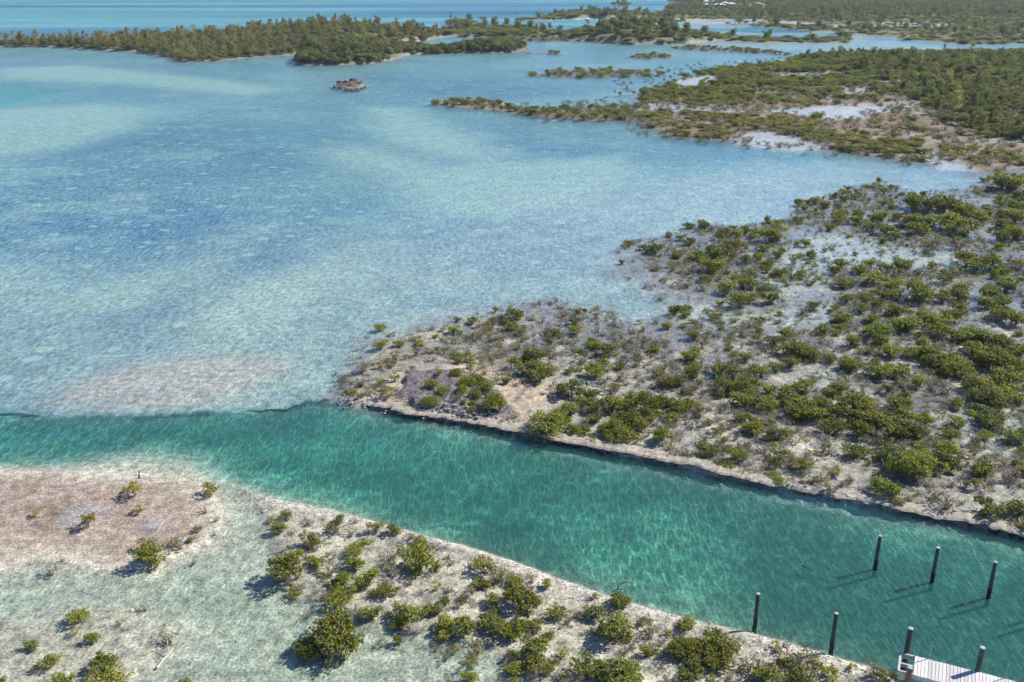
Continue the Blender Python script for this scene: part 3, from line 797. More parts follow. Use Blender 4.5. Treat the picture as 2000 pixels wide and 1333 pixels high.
def casuarina_shapes(H, W, n, lean=0.0):
    fol, br = Shape(), Shape()
    for s in range(RNG.integers(1, 4)):
        dx, dy = RNG.normal(size=2) * W * 0.10
        hh = H * RNG.uniform(0.78, 1.0)
        tx, ty = dx + lean + RNG.normal() * W * 0.12, dy + RNG.normal() * W * 0.12
        br.tube([(dx * 0.3, dy * 0.3, -0.3), (dx, dy, hh * 0.3), (tx * 0.8, ty * 0.8, hh * 0.65), (tx, ty, hh)], 0.014 * H, 0.004 * H, 5)
        nb = 20
        for b in range(nb):
            t = RNG.uniform(0.12, 0.98)
            z0 = hh * t * 0.9
            a = RNG.uniform(0, 2 * PI); ln = W * 0.5 * (1 - 0.62 * t) * RNG.uniform(0.6, 1.15)
            s0 = np.array([tx * t, ty * t, z0]); e0 = s0 + np.array([math.cos(a) * ln, math.sin(a) * ln, ln * RNG.uniform(0.5, 1.1)])
            br.tube([tuple(s0), tuple((s0 + e0) / 2 + np.array([0, 0, -0.05 * ln])), tuple(e0)], 0.005 * H, 0.002 * H, 3)
            m = max(4, n // nb)
            u = RNG.uniform(0.15, 1.05, (m, 1))
            P = s0 + (e0 - s0) * u + RNG.normal(size=(m, 3)) * W * 0.045
            D = RNG.normal(size=(m, 3)) * 0.42 + (e0 - s0) / (np.linalg.norm(e0 - s0) + 1e-6) * 0.6 + np.array([0, 0, 0.9])
            fol.leaves(P, D, H * RNG.uniform(0.055, 0.12, m), H * RNG.uniform(0.010, 0.020, m), 0.1)
    return fol, br

def coppice_shapes(W, H, n, leaf):
    fol, br = Shape(), Shape()
    br.tube([(0, 0, -0.3), (0.04 * W, 0.02 * W, H * 0.3), (0, 0, H * 0.6)], 0.035 * W, 0.015 * W, 5)
    nl = 9
    for i in range(nl):
        a = RNG.uniform(0, 2 * PI); q = 0 if i == 0 else RNG.uniform(0.35, 0.72)
        c = np.array([math.cos(a) * W / 2 * q, math.sin(a) * W / 2 * q, H * RNG.uniform(0.42, 0.74)])
        br.tube([(0.02 * W, 0, H * 0.22), tuple(c * np.array([0.5, 0.5, 0.75])), tuple(c)], 0.016 * W, 0.006 * W, 4)
        m = n // nl
        d = RNG.normal(size=(m, 3)); d[:, 2] = d[:, 2] * 0.8 + 0.2; d /= np.linalg.norm(d, axis=1, keepdims=True)
        P = c + d * np.array([W * 0.23, W * 0.23, H * 0.25]) * RNG.uniform(0.6, 1.1, (m, 1))
        P[:, 2] = np.maximum(P[:, 2], 0.08 * H)
        fol.leaves(P, d * 0.6 + RNG.normal(size=(m, 3)), leaf * RNG.uniform(0.7, 1.4, m), leaf * 0.6, 0.15, d + np.array([0, 0, 0.5]))
    return fol, br

# stored shapes: kind -> list of (width, height, foliage mesh or None, branch mesh)
PLANTS = {}
def store(kind, W, H, fol, br, lm, bm):
    fm = None
    if fol is not None:
        fm = fol.mesh(kind + '_foliage'); fm.materials.append(lm)
    b = br.mesh(kind + '_branches'); b.materials.append(bm)
    PLANTS.setdefault(kind, []).append((W, H, fm, b))

for i in range(7): store('D', 2.4, 1.75, *mangrove_shapes(2.4, 1.75, 11, 62, 7, 0.14, 0.85, 7, 1.0, 1.0, 4), M_LEAF, M_BARK)
for i in range(10): store('g', 1.5, 1.35, *mangrove_shapes(1.5, 1.35, 7, 34, 7, 0.13, 0.82, 8, 1.0, 1.0, 4), M_LEAF, M_BARK)
for i in range(9): store('s', 1.2, 1.15, *mangrove_shapes(1.2, 1.15, 5, 9, 6, 0.105, 0.62, 9, 1.25, 1.0, 5), M_LEAFS, M_BARK)
for i in range(5): store('y', 1.1, 1.25, *mangrove_shapes(1.1, 1.25, 4, 16, 7, 0.125, 0.8, 5), M_LEAFY, M_BARK)
for i in range(5): store('b', 1.4, 0.8, None, bare_shape(1.4, 0.8, 15), None, M_BARE)
for i in range(4): store('r', 1.6, 0.75, *shrub_shapes(1.6, 0.75, 1500, 0.11), M_SHRUB, M_TRUNK)
for i in range(6): store('c', 5.0, 9.5, *casuarina_shapes(9.5, 5.0, 620, RNG.normal() * 0.3), M_CASU, M_TRUNK)
for i in range(5): store('p', 5.0, 9.5, *casuarina_shapes(9.5, 5.0, 620, RNG.normal() * 0.3), M_PINE, M_TRUNK)
for i in range(5): store('w', 4.2, 3.8, *coppice_shapes(4.2, 3.8, 1500, 0.36), M_SCRUB, M_TRUNK)

# ------------------------------------------------------------------ where each mangrove stands: photo x, foot y, width in photo pixels, kind
SPOTS = '''
562 1013 25 y;609 1069 34 g;655 1043 34 s;694 1024 15 s;734 1042 32 y;775 1047 16 y;559 1130 60 g;573 1162 30 y;617 1108 30 g;645 1125 32 s;700 1082 36 g;692 1112 36 g;718 1145 40 g;
668 1145 34 g;670 1168 34 g;634 1168 32 s;657 1184 34 g;747 1163 34 g;772 1162 24 y;728 1207 32 g;705 1210 28 s;600 1202 20 s;660 1255 96 D;600 1272 50 D;625 1272 30 g;762 1093 34 s;817 1110 58 g;
786 1080 24 s;765 1123 32 s;802 1144 22 s;795 1212 48 g;818 1232 44 b;845 1200 22 g;825 1160 14 s;948 1118 50 y;967 1138 45 s;875 1160 20 s;908 1174 40 s;965 1183 30 g;1025 1195 64 g;1086 1206 34 g;
872 1226 34 g;911 1236 46 g;958 1228 40 g;994 1244 44 g;1037 1232 32 g;1041 1278 46 g;1045 1306 42 g;870 1283 24 s;921 1287 22 y;988 1285 28 b;1080 1240 18 s;1162 1206 36 g;1163 1172 16 y;1145 1318 52 g;
1192 1326 42 g;1100 1332 42 s;1065 1318 22 s;853 1200 20 g;853 1115 16 g;1207 1186 30 g;1203 1248 64 g;1267 1250 34 s;1328 1279 50 D;1402 1279 66 D;1358 1284 42 g;1357 1313 38 g;1400 1309 38 g;1460 1313 44 s;
1208 1332 66 D;1345 1205 12 y;1270 1279 22 s;1490 1332 32 g;1553 1302 54 s;1586 1296 28 s;1614 1317 36 y;1558 1330 48 g;1660 1311 17 y;1506 1336 40 y;1625 1336 36 y;1704 1322 40 s;1723 1338 38 y;
266 972 38 y;69 1010 18 y;172 1032 38 y;270 1008 22 y;409 968 38 y;402 1005 18 s;422 1020 16 s;388 1040 20 y;297 1102 52 g;284 1076 32 y;341 1070 36 s;373 1060 14 g;353 1074 20 s;420 1046 12 s;377 1101 16 s;
100 1121 26 s;123 1096 10 s;156 1215 44 g;145 1241 24 s;181 1254 32 g;268 1192 20 s;283 1190 16 s;233 1222 20 s;248 1230 30 b;330 1256 44 s;62 1268 28 g;98 1302 38 g;205 1310 60 g;127 1338 42 g;212 1342 62 g;
290 1332 42 b;366 1323 15 s;362 1342 24 g;4 1333 16 g;
743 642 22 g;745 683 25 g;780 679 19 g;886 652 23 g;894 628 14 g;922 633 20 g;962 635 20 g;820 682 16 y;856 689 16 y;840 692 14 s;849 706 14 s;886 694 22 s;913 694 17 s;925 667 32 s;773 707 26 s;770 717 24 y;
746 723 20 y;708 729 34 s;804 730 18 y;772 750 22 y;703 757 20 s;745 757 18 g;665 757 18 s;757 784 32 y;690 776 24 s;723 776 20 s;700 681 30 b;692 701 30 b;715 656 16 b;655 727 12 s;
857 750 18 r;844 772 30 r;866 784 28 r;844 804 34 r;893 748 30 r;912 768 36 r;935 760 36 r;948 775 34 r;905 782 30 r;930 788 32 r;907 803 14 r;926 804 18 r;920 817 22 r;962 810 52 r;978 814 34 y;
946 736 18 s;973 750 24 s;955 697 26 s;982 697 24 s;968 667 18 s;982 667 14 s;921 709 24 y;919 723 18 y;
1008 625 38 g;1000 647 28 g;1016 659 22 s;1040 623 40 b;1075 591 30 b;981 604 20 b;1083 657 23 g;1070 646 16 s;1128 614 18 g;1123 635 27 g;1122 654 25 g;1122 671 20 s;1164 623 28 s;1200 635 30 s;1198 613 18 s;
1158 681 25 g;1186 694 36 g;1170 681 30 b;1282 632 20 s;1303 643 20 g;1255 674 50 s;1277 689 23 g;1243 699 40 s;1221 673 16 s;1043 707 42 g;1041 736 52 D;1077 734 24 g;1054 750 38 g;1005 723 34 y;
1081 701 20 s;1115 695 14 s;1135 711 26 s;1112 731 18 g;1162 739 42 g;1185 727 30 s;1212 721 22 g;1210 746 30 s;1176 751 28 s;1284 737 22 g;1297 757 40 s;1113 778 48 g;1090 772 40 s;1153 782 34 g;1192 772 34 s;
1113 814 38 g;1135 797 32 g;1158 810 38 g;1068 848 68 D;1092 832 40 g;1126 852 38 g;1145 847 22 g;1198 808 44 g;1226 803 44 g;1264 808 48 g;1282 803 38 g;1198 852 54 D;1225 838 48 D;1214 866 54 D;1246 848 40 g;
1250 777 42 b;1241 717 14 s;1290 866 38 g;1301 848 34 s;1322 808 32 g;1344 803 32 g;1338 898 30 s;1328 852 30 b;1164 857 24 s;1157 870 18 s;1300 760 30 g;
1354 662 28 g;1371 679 28 y;1392 622 18 g;1435 627 12 s;1485 628 18 g;1462 638 20 s;1412 642 14 s;1380 653 22 s;1535 661 29 g;1513 675 34 g;1550 695 42 D;1568 700 46 D;1586 700 32 D;1545 717 36 g;1515 724 28 g;
1494 687 18 s;1606 651 29 g;1640 630 22 g;1640 647 22 g;1568 611 20 s;1355 702 28 s;1400 687 18 s;1430 712 28 s;1455 705 23 g;1402 732 38 g;1430 738 38 g;1467 732 28 g;1485 734 30 g;1400 762 34 s;1426 769 44 g;
1462 760 44 g;1502 771 30 g;1444 795 40 g;1470 794 40 g;1408 778 20 g;1536 780 38 g;1566 766 42 g;1545 795 42 g;1575 806 46 g;1604 800 38 g;1638 769 38 g;1620 776 32 g;1633 818 42 g;1554 820 42 g;1588 824 42 g;
1626 848 46 D;1642 797 32 g;1330 754 30 s;1306 758 24 g;1345 769 30 s;1308 795 26 g;1325 808 30 g;1343 799 22 g;1363 820 38 s;1315 828 28 g;1362 842 28 s;1466 848 34 g;1412 843 24 s;1503 833 18 g;1512 866 36 g;
1374 867 14 y;1379 895 36 g;1338 893 36 b;1543 868 24 s;1523 898 36 y;1610 864 40 b;1442 877 14 s;1563 921 36 g;1462 912 40 b;1494 890 40 b;1514 910 24 s;1633 932 24 y;1593 944 34 s;1617 893 34 s;
1711 659 48 D;1769 646 52 D;1747 618 28 g;1663 723 40 D;1718 737 46 g;1760 735 32 g;1738 699 36 g;1776 699 30 g;1800 694 32 g;1817 704 38 g;1837 719 46 D;1862 728 46 D;1882 738 36 g;1794 755 28 g;1765 757 24 s;
1843 768 40 s;1816 762 28 s;1907 764 46 D;1920 783 52 D;1943 788 46 D;1965 774 42 g;1915 705 52 g;1931 720 46 g;1954 710 42 g;1976 725 46 g;1897 690 38 g;1875 665 42 g;1909 667 42 g;1950 677 46 D;1976 694 42 g;
1992 694 32 g;1830 640 42 g;1834 659 42 g;1864 630 38 g;1954 626 38 g;1983 636 42 g;1988 788 36 g;1976 750 42 g;1945 750 42 g;1936 829 52 D;1950 803 32 g;1767 823 38 g;1853 788 36 s;1866 798 28 g;1853 834 42 s;
1870 835 28 g;1803 831 36 g;1807 808 30 s;1668 800 42 g;1686 807 42 g;1713 805 38 s;1663 830 42 g;1690 835 46 g;1718 840 46 g;1735 820 32 g;1762 855 46 g;1794 859 40 s;1677 855 42 g;1718 866 40 s;1852 859 32 g;
1830 872 36 s;1924 855 30 g;1902 866 36 s;1776 932 74 D;1747 909 54 D;1805 909 42 g;1848 896 42 g;1850 918 46 g;1663 898 36 g;1684 893 32 g;1729 884 32 g;1727 974 48 g;1686 962 40 b;1916 932 46 g;1934 914 36 s;
1970 948 36 s;1857 928 20 y;1825 980 30 s;1848 1001 50 s;1907 961 32 y;1927 1012 52 g;1992 1010 54 g;1960 1003 20 s;1997 882 22 g;
1374 445 20 g;1438 464 24 g;1490 459 22 s;1505 472 46 g;1329 469 16 g;1345 479 22 g;1365 481 16 s;1259 488 16 g;1280 494 29 g;1217 481 14 s;1229 479 10 s;1322 504 18 g;1421 487 29 g;1438 487 27 g;1457 485 20 s;
1362 509 27 g;1390 494 21 g;1408 512 42 g;1438 499 25 s;1455 514 25 g;1482 508 23 g;1501 520 23 g;1495 491 14 b;1268 521 26 b;1314 531 24 s;1280 539 20 b;1347 530 20 s;1387 533 44 g;1545 541 30 s;1562 542 23 g;
1551 514 24 s;1497 531 16 g;1400 549 16 s;1421 573 36 g;1448 560 34 g;1467 562 32 g;1490 576 36 g;1507 592 36 g;1537 557 30 s;1446 598 40 g;1463 592 17 g;1373 568 24 s;1329 563 14 s;1589 602 23 g;1566 612 20 s;
1305 613 18 b;1786 407 42 g;1807 414 46 g;1836 412 46 g;1866 421 46 g;1888 429 46 g;1916 435 30 g;1786 443 42 g;1792 458 38 g;1820 443 42 g;1862 449 46 g;1880 459 52 g;1720 430 27 g;1760 443 32 s;1729 457 29 g;
1725 473 17 g;1683 422 34 s;1738 404 24 s;1690 442 22 s;1688 467 16 s;1955 445 32 g;1957 470 34 g;1957 369 42 g;1982 374 46 g;1990 395 36 g;1988 419 42 g;1982 434 38 g;1988 469 42 g;1612 407 24 s;1634 440 18 s;
1683 384 50 b;1710 366 20 b;1888 518 42 g;1903 528 42 g;1934 524 42 g;1916 491 12 s;1982 528 36 s;1825 482 40 s;1808 492 40 s;1872 488 40 s;1642 523 27 g;1697 522 25 g;1720 524 25 s;1755 524 27 g;1790 538 25 s;
1808 536 16 s;1703 554 40 g;1747 543 36 s;1664 560 34 s;1742 568 38 g;1742 585 30 g;1790 588 52 g;1812 566 34 s;1845 552 27 g;1870 538 24 s;1847 578 32 y;1840 591 27 g;1877 589 38 g;1931 584 40 g;1925 602 36 g;
1966 569 34 g;1873 609 34 g;1957 599 32 g;1688 582 18 g;1955 619 36 g;1750 616 30 g'''
spots = []
for t in SPOTS.replace('\n', '').split(';'):
    a = t.split()
    if len(a) == 4: spots.append((float(a[0]), float(a[1]), float(a[2]), a[3]))

WORD = {'D': 'dense dark green mangrove', 'g': 'leafy green mangrove', 's': 'thin twiggy mangrove', 'y': 'yellow-green mangrove', 'b': 'bare grey mangrove skeleton', 'r': 'low rounded green shrub'}
NAME = {'D': 'mangrove_bush', 'g': 'mangrove_bush', 's': 'mangrove_bush', 'y': 'mangrove_bush', 'b': 'dead_mangrove', 'r': 'low_shrub'}
HR = {'D': 0.62, 'g': 0.74, 's': 0.8, 'y': 0.8, 'b': 0.45, 'r': 0.46}

def zone(x, y, k):
    if k == 'r': return 'on the dark rock outcrop'
    if x < 480 and 900 < y < 1140: return 'on the pink mud islet'
    if x < 480 and y >= 1140: return 'in the bottom left shallows'
    ey = np.interp(x, [p[0] for p in NEAR_EDGE], [p[1] for p in NEAR_EDGE])
    if y > ey - 12:
        if x < 680: return 'at the near gravel bank\'s left tip'
        if x < 840: return 'on the near bank right of its tip'
        if x < 1060: return 'midway along the near gravel bank'
        if x < 1300: return 'on the near bank left of the piles'
        if x < 1480: return 'on the near bank by the leftmost pile'
        return 'on the near bank beside the dock'
    if x < 850: return 'left of the dark rock outcrop'
    if x < 990: return 'behind the dark rock outcrop'
    if y < 460: return 'at the flat\'s farthest green edge'
    if x < 1150: return 'just right of the dark rock outcrop' if y > 690 else 'at the lagoon edge behind the outcrop'
    if x < 1320: return 'above the canal right of the outcrop' if y > 760 else 'on the pale flat by the lagoon'
    if x < 1500: return 'on the flat above mid canal' if y > 800 else ('in the middle of the far flat' if y > 600 else 'on the flat\'s sparse lagoon corner')
    if x < 1660: return 'on the canal brink left of the piles' if y > 840 else ('in the middle green thicket' if y > 600 else 'beside the flat\'s pale inlet')
    if x < 1800: return 'on the bank above the upper piles' if y > 840 else ('left of the pale sandy track' if y > 600 else 'between the two pale inlets')
    return 'at the right edge above the canal' if y > 840 else ('right of the pale sandy track' if y > 600 else 'at the far flat\'s right edge')

ORD = ['', 'first', 'second', 'third', 'fourth', 'fifth', 'sixth', 'seventh', 'eighth', 'ninth', 'tenth', 'eleventh', 'twelfth', 'thirteenth', 'fourteenth', 'fifteenth', 'sixteenth', 'seventeenth', 'eighteenth', 'nineteenth', 'twentieth']
def ordinal(i):
    if i < len(ORD): return ORD[i]
    return '%d%s' % (i, {1: 'st', 2: 'nd', 3: 'rd'}.get(i % 10, 'th'))

def place_plant(name, mesh_set, x, y, z, width, height, rz, label, cat, group):
    W, H, fm, bm = mesh_set
    q = random.uniform(0.84, 1.18)
    s = (width / W * q, width / W / q, height / H)
    if fm is None:
        o = mesh_obj(name, bm); o.location = (x, y, z); o.rotation_euler = (0, 0, rz); o.scale = s
        tag(o, label, cat, group)
        return o
    o = empty(name, (x, y, z), rz); o.scale = s
    mesh_obj('crown' if cat == 'tree' else 'foliage', fm, parent=o)
    mesh_obj('trunk' if cat == 'tree' else 'branches', bm, parent=o)
    tag(o, label, cat, group)
    return o

random.seed(11)
alive = [q for q in spots if q[3] in 'Dgsy']
alive.sort(key=lambda q: -q[2] * (1.25 if q[1] > 600 else 1.0))
keep = set(id(q) for q in alive[:300])
single = [q for q in spots if id(q) in keep or q[3] in 'br']
rest = [q for q in alive[300:]]
cells = {}
for q in single: cells.setdefault((zone(q[0], q[1], q[3]), WORD[q[3]]), []).append(q)
first_of = {}
for (zn, wd), L in cells.items():
    L.sort(key=lambda q: q[0])
    for i, q in enumerate(L):
        x, y = w_from_px(q[0], q[1])
        wm = q[2] / px_per_m(q[1]) * ((0.92 if q[0] < 480 and q[1] > 1140 else 1.12) if q[1] > 940 else 1.04)
        z = ground_z(x, y)
        ms = random.choice(PLANTS[q[3]])
        if len(L) == 1: lab = 'lone %s %s' % (wd, zn)
        elif i == 0: lab = 'leftmost %s %s' % (wd, zn)
        elif i == len(L) - 1: lab = 'rightmost %s %s' % (wd, zn)
        else: lab = '%s %s from the left %s' % (ordinal(i + 1), wd, zn)
        grp = {'r': 'low shrubs on the rock outcrop', 'b': 'bare mangrove skeletons'}.get(q[3], 'mangrove bushes ' + zn)
        o = place_plant(NAME[q[3]], ms, x, y, max(z, -0.3), wm, wm * HR[q[3]] * random.uniform(0.9, 1.15), random.uniform(0, 6.28), lab,
                        {'r': 'shrub', 'b': 'dead shrub'}.get(q[3], 'mangrove'), grp)
        first_of.setdefault(id(ms[3]), o)

# ------------------------------------------------------------------ scattered growth (masses nobody could count)
def scatter(P, spacing, dens=None, seed=1, jit=0.9, inset=0.0):
    rng = np.random.default_rng(seed)
    lo = P.min(0); hi = P.max(0)
    hi = np.minimum(hi, [900, 1900]); lo = np.maximum(lo, [-700, 20])
    xs = np.arange(lo[0], hi[0], spacing); ys = np.arange(lo[1], hi[1], spacing)
    X, Y = np.meshgrid(xs, ys); X = X.ravel(); Y = Y.ravel()
    X = X + rng.uniform(-0.5, 0.5, X.size) * spacing * jit; Y = Y + rng.uniform(-0.5, 0.5, Y.size) * spacing * jit
    lim = np.abs(X) < 0.60 * (Y + 16)
    X = X[lim]; Y = Y[lim]
    k = sdf(P, X, Y) < -inset
    X = X[k]; Y = Y[k]
    if dens is not None:
        k = rng.uniform(0, 1, X.size) < dens(X, Y)
        X = X[k]; Y = Y[k]
    h, _c, _r = terrain(X, Y)
    return np.stack([X, Y, h], 1)

def mass(name, label, parts):
    """parts: list of (kind, points, widths, heights); one object of instanced plants, kind = stuff"""
    pts = []; scl = []; rotz = []; idx = []; protos = []
    for kind, P, wd, ht in parts:
        if len(P) == 0: continue
        base = len(protos)
        vs = PLANTS[kind]; protos += vs
        n = len(P); r = np.random.default_rng(n + base)
        ch = r.integers(0, len(vs), n)
        Wv = np.array([v[0] for v in vs])[ch]; Hv = np.array([v[1] for v in vs])[ch]
        pts.append(P); idx.append(base + ch); rotz.append(r.uniform(0, 6.283, n))
        scl.append(np.stack([wd / Wv, wd / Wv, ht / Hv], 1))
    if not pts: return
    pts = np.concatenate(pts); scl = np.concatenate(scl); idx = np.concatenate(idx); rotz = np.concatenate(rotz)
    me = bpy.data.meshes.new(name)
    me.from_pydata(pts.tolist(), [], [])
    a = me.attributes.new('size', 'FLOAT_VECTOR', 'POINT'); a.data.foreach_set('vector', scl.astype(np.float32).ravel())
    a = me.attributes.new('turn', 'FLOAT', 'POINT'); a.data.foreach_set('value', rotz.astype(np.float32))
    a = me.attributes.new('pick', 'INT', 'POINT'); a.data.foreach_set('value', idx.astype(np.int32))
    o = mesh_obj(name, me)
    g = bpy.data.node_groups.new(name + '_growth', 'GeometryNodeTree')
    g.interface.new_socket('Geometry', in_out='INPUT', socket_type='NodeSocketGeometry')
    g.interface.new_socket('Geometry', in_out='OUTPUT', socket_type='NodeSocketGeometry')
    ns, ls = g.nodes, g.links
    gi = ns.new('NodeGroupInput'); go = ns.new('NodeGroupOutput')
    join = ns.new('GeometryNodeJoinGeometry')
    allout = ns.new('GeometryNodeJoinGeometry')
    def attr(nm, tp):
        n = ns.new('GeometryNodeInputNamedAttribute'); n.data_type = tp; n.inputs[0].default_value = nm
        return n.outputs[0]
    rot = ns.new('ShaderNodeCombineXYZ'); ls.new(attr('turn', 'FLOAT'), rot.inputs['Z'])
    sz = attr('size', 'FLOAT_VECTOR'); pk = attr('pick', 'INT')
    for i, v in enumerate(protos):
        if not (idx == i).any(): continue
        src = first_of[id(v[3])]                      # a plant that stands in the scene
        objs = list(src.children) or [src]
        j = ns.new('GeometryNodeJoinGeometry')
        for ob in objs:
            inf = ns.new('GeometryNodeObjectInfo'); inf.transform_space = 'ORIGINAL'; inf.inputs['Object'].default_value = ob
            ls.new(inf.outputs['Geometry'], j.inputs[0])
        cmp = ns.new('FunctionNodeCompare'); cmp.data_type = 'INT'; cmp.operation = 'EQUAL'
        ls.new(pk, cmp.inputs[2]); cmp.inputs[3].default_value = i
        ip = ns.new('GeometryNodeInstanceOnPoints')
        ls.new(gi.outputs[0], ip.inputs['Points']); ls.new(cmp.outputs[0], ip.inputs['Selection']); ls.new(j.outputs[0], ip.inputs['Instance'])
        ls.new(rot.outputs[0], ip.inputs['Rotation']); ls.new(sz, ip.inputs['Scale'])
        ls.new(ip.outputs[0], allout.inputs[0])
    ls.new(allout.outputs[0], go.inputs[0])
    md = o.modifiers.new('growth', 'NODES'); md.node_group = g
    tag(o, label, None, None, 'stuff')
    return o

def U(n, a, b, s): return np.random.default_rng(s).uniform(a, b, n)

# --- trees that can be told apart: casuarinas and coppice trees, nearest and largest first
tree_spots = []     # world x, y, kind, height, width, zone phrase
def tree_zone(P, n, kind, h0, h1, ratio, phrase, seed, dens=None, inset=0.0):
    area = abs(sum(P[i][0] * P[(i + 1) % len(P)][1] - P[(i + 1) % len(P)][0] * P[i][1] for i in range(len(P)))) / 2
    pts = scatter(P, math.sqrt(area / max(n, 1)), dens, seed, 0.95, inset)
    rg = np.random.default_rng(seed + 50)
    for p in pts[pts[:, 2] > 0.02]:
        hh = rg.uniform(h0, h1)
        tree_spots.append((p[0], p[1], p[2], kind, hh, hh * ratio * rg.uniform(0.8, 1.2), phrase))
T_LEFT = poly((-40, 94), (60, 93), (250, 97), (300, 97), (300, 82), (150, 86), (-40, 88))
T_MID = poly((300, 102), (420, 104), (560, 100), (640, 92), (760, 84), (830, 79), (760, 69), (560, 66), (420, 69), (300, 76))
T_ISLE = poly((585, 122), (660, 124), (740, 120), (780, 110), (780, 96), (740, 96), (640, 104), (595, 114))
T_TAIL = poly((790, 106), (900, 102), (1000, 101), (1025, 96), (1000, 94), (900, 99), (800, 99))
T_DOME = poly((1150, 80), (1230, 85), (1320, 85), (1325, 72), (1240, 60), (1170, 66))
T_WOOD = poly((1560, 122), (1640, 138), (1720, 160), (1790, 195), (1830, 240), (1930, 270), (2040, 290), (2040, 112), (1900, 112), (1700, 106), (1570, 110))
tree_zone(T_LEFT, 58, 'c', 3.2, 7.2, 0.6, 'on the left spit', 3)
tree_zone(T_MID, 70, 'c', 3.2, 7.0, 0.6, 'on the long spit behind the islet', 4)
tree_zone(T_ISLE, 46, 'w', 3.0, 4.8, 1.05, 'on the round wooded islet', 5)
tree_zone(T_TAIL, 26, 'w', 2.2, 3.8, 1.2, 'on the round islet\'s long tail', 6)
tree_zone(T_DOME, 40, 'w', 3.2, 5.0, 1.0, 'on the far dark dome', 7)
tree_zone(T_WOOD, 30, 'c', 3.4, 6.0, 0.6, 'in the dark wood at right', 18)
tree_zone(T_WOOD, 80, 'p', 2.8, 5.6, 0.6, 'in the dark wood at right', 8)
tree_zone(T_WOOD, 80, 'w', 2.0, 3.4, 1.1, 'in the dark wood at right', 9)
TW = {'c': 'feathery casuarina', 'p': 'dark feathery casuarina', 'w': 'dark bushy coppice tree'}
tc = {}
for t in tree_spots: tc.setdefault((t[6], t[3]), []).append(t)
for (ph, kd), L in tc.items():
    L.sort(key=lambda t: px_from_w(t[0], t[1])[0])
    for i, t in enumerate(L):
        ms = PLANTS[kd][(i * 7 + len(L)) % len(PLANTS[kd])]
        o = place_plant('casuarina_tree' if kd in 'cp' else 'coppice_tree', ms, t[0], t[1], t[2], t[5], t[4], random.uniform(0, 6.28),
                        '%s %s from the left %s' % (ordinal(i + 1), TW[kd], ph), 'tree', TW[kd] + 's ' + ph)
        first_of.setdefault(id(ms[3]), o)
for kd in PLANTS:                                      # shapes not yet standing anywhere are dropped
    PLANTS[kd] = [v for v in PLANTS[kd] if id(v[3]) in first_of]

# --- remaining mangroves of the far flat, small growth between them
rp = np.array([(*w_from_px(q[0], q[1]), 0) for q in rest]); rw = np.array([q[2] / px_per_m(q[1]) * 1.1 for q in rest]); rk = np.array([q[3] for q in rest])
if len(rest):
    rp[:, 2] = terrain(rp[:, 0], rp[:, 1])[0]
parts = [(k, rp[rk == k], rw[rk == k], rw[rk == k] * HR[k]) for k in 'Dgsy' if (rk == k).any()]
def flat_d(x, y): 
    d = seg_dist(FAR_LINE, x, y)
    return np.clip(0.45 + 1.0 * fbm(x, y, 7, 3, 61), 0, 1) * sstep(0.2, 1.0, d) * np.clip(0.30 + 0.022 * (x + 14), 0.16, 1)
FP = FLAT
p = scatter(FP, 0.78, lambda x, y: flat_d(x, y) * (1 - 0.4 * sstep(15, 45, seg_dist(FAR_LINE, x, y))), 71); n = len(p)
p2 = scatter(FP, 0.7, lambda x, y: (0.55 * flat_d(x, y) + 0.08) * (1 - 0.55 * sstep(15, 40, seg_dist(FAR_LINE, x, y))), 72); n2 = len(p2)
p3 = scatter(FP, 2.0, lambda x, y: flat_d(x, y) * sstep(-8, 30, x) * 0.34, 73); n3 = len(p3)
mass('mangrove_scrub', 'small twiggy mangroves and dead stems scattered over the far flat',
     parts + [('s', p[::2], U(n, 0.35, 1.0, 1)[::2], U(n, 0.25, 0.7, 2)[::2]), ('s', p[1::4], U(n, 0.5, 1.3, 1)[1::4], U(n, 0.3, 0.8, 2)[1::4]), ('y', p[3::8], U(n, 0.35, 0.8, 1)[3::8], U(n, 0.25, 0.55, 2)[3::8]), ('g', p[7::8], U(n, 0.4, 1.1, 1)[7::8], U(n, 0.3, 0.65, 2)[7::8]), ('b', p2, U(n2, 0.5, 1.2, 3), U(n2, 0.2, 0.5, 4)), ('g', p3, U(n3, 0.8, 1.7, 5), U(n3, 0.7, 1.3, 6))])
NB = poly((520, 1000), (700, 1020), (1000, 1110), (1300, 1210), (1600, 1290), (1760, 1340), (1700, 1420), (1000, 1400), (700, 1240), (540, 1140))
p = scatter(NB, 0.55, lambda x, y: 0.34 + 0.45 * fbm(x, y, 3, 2, 81), 82); n = len(p)
p2 = scatter(NB, 0.75, lambda x, y: 0.42 + 0.6 * fbm(x, y, 4, 2, 85), 83); n2 = len(p2)
ML = poly((0, 1200), (150, 1180), (330, 1220), (340, 1290), (280, 1360), (0, 1360))
p3 = scatter(ML, 1.4, lambda x, y: 0.4 + 0 * x, 84); n3 = len(p3)
mass('twig_litter', 'dead twigs, roots and seedlings on the near gravel bank',
     [('b', p, U(n, 0.35, 0.9, 11), U(n, 0.12, 0.3, 12)), ('s', p2[::2], U(n2, 0.35, 0.85, 13)[::2], U(n2, 0.3, 0.65, 14)[::2]), ('y', p2[1::4], U(n2, 0.3, 0.7, 13)[1::4], U(n2, 0.25, 0.55, 14)[1::4]), ('g', p2[3::4], U(n2, 0.5, 1.0, 13)[3::4], U(n2, 0.35, 0.65, 14)[3::4]), ('b', p3, U(n3, 0.4, 0.9, 15), U(n3, 0.15, 0.3, 16))])

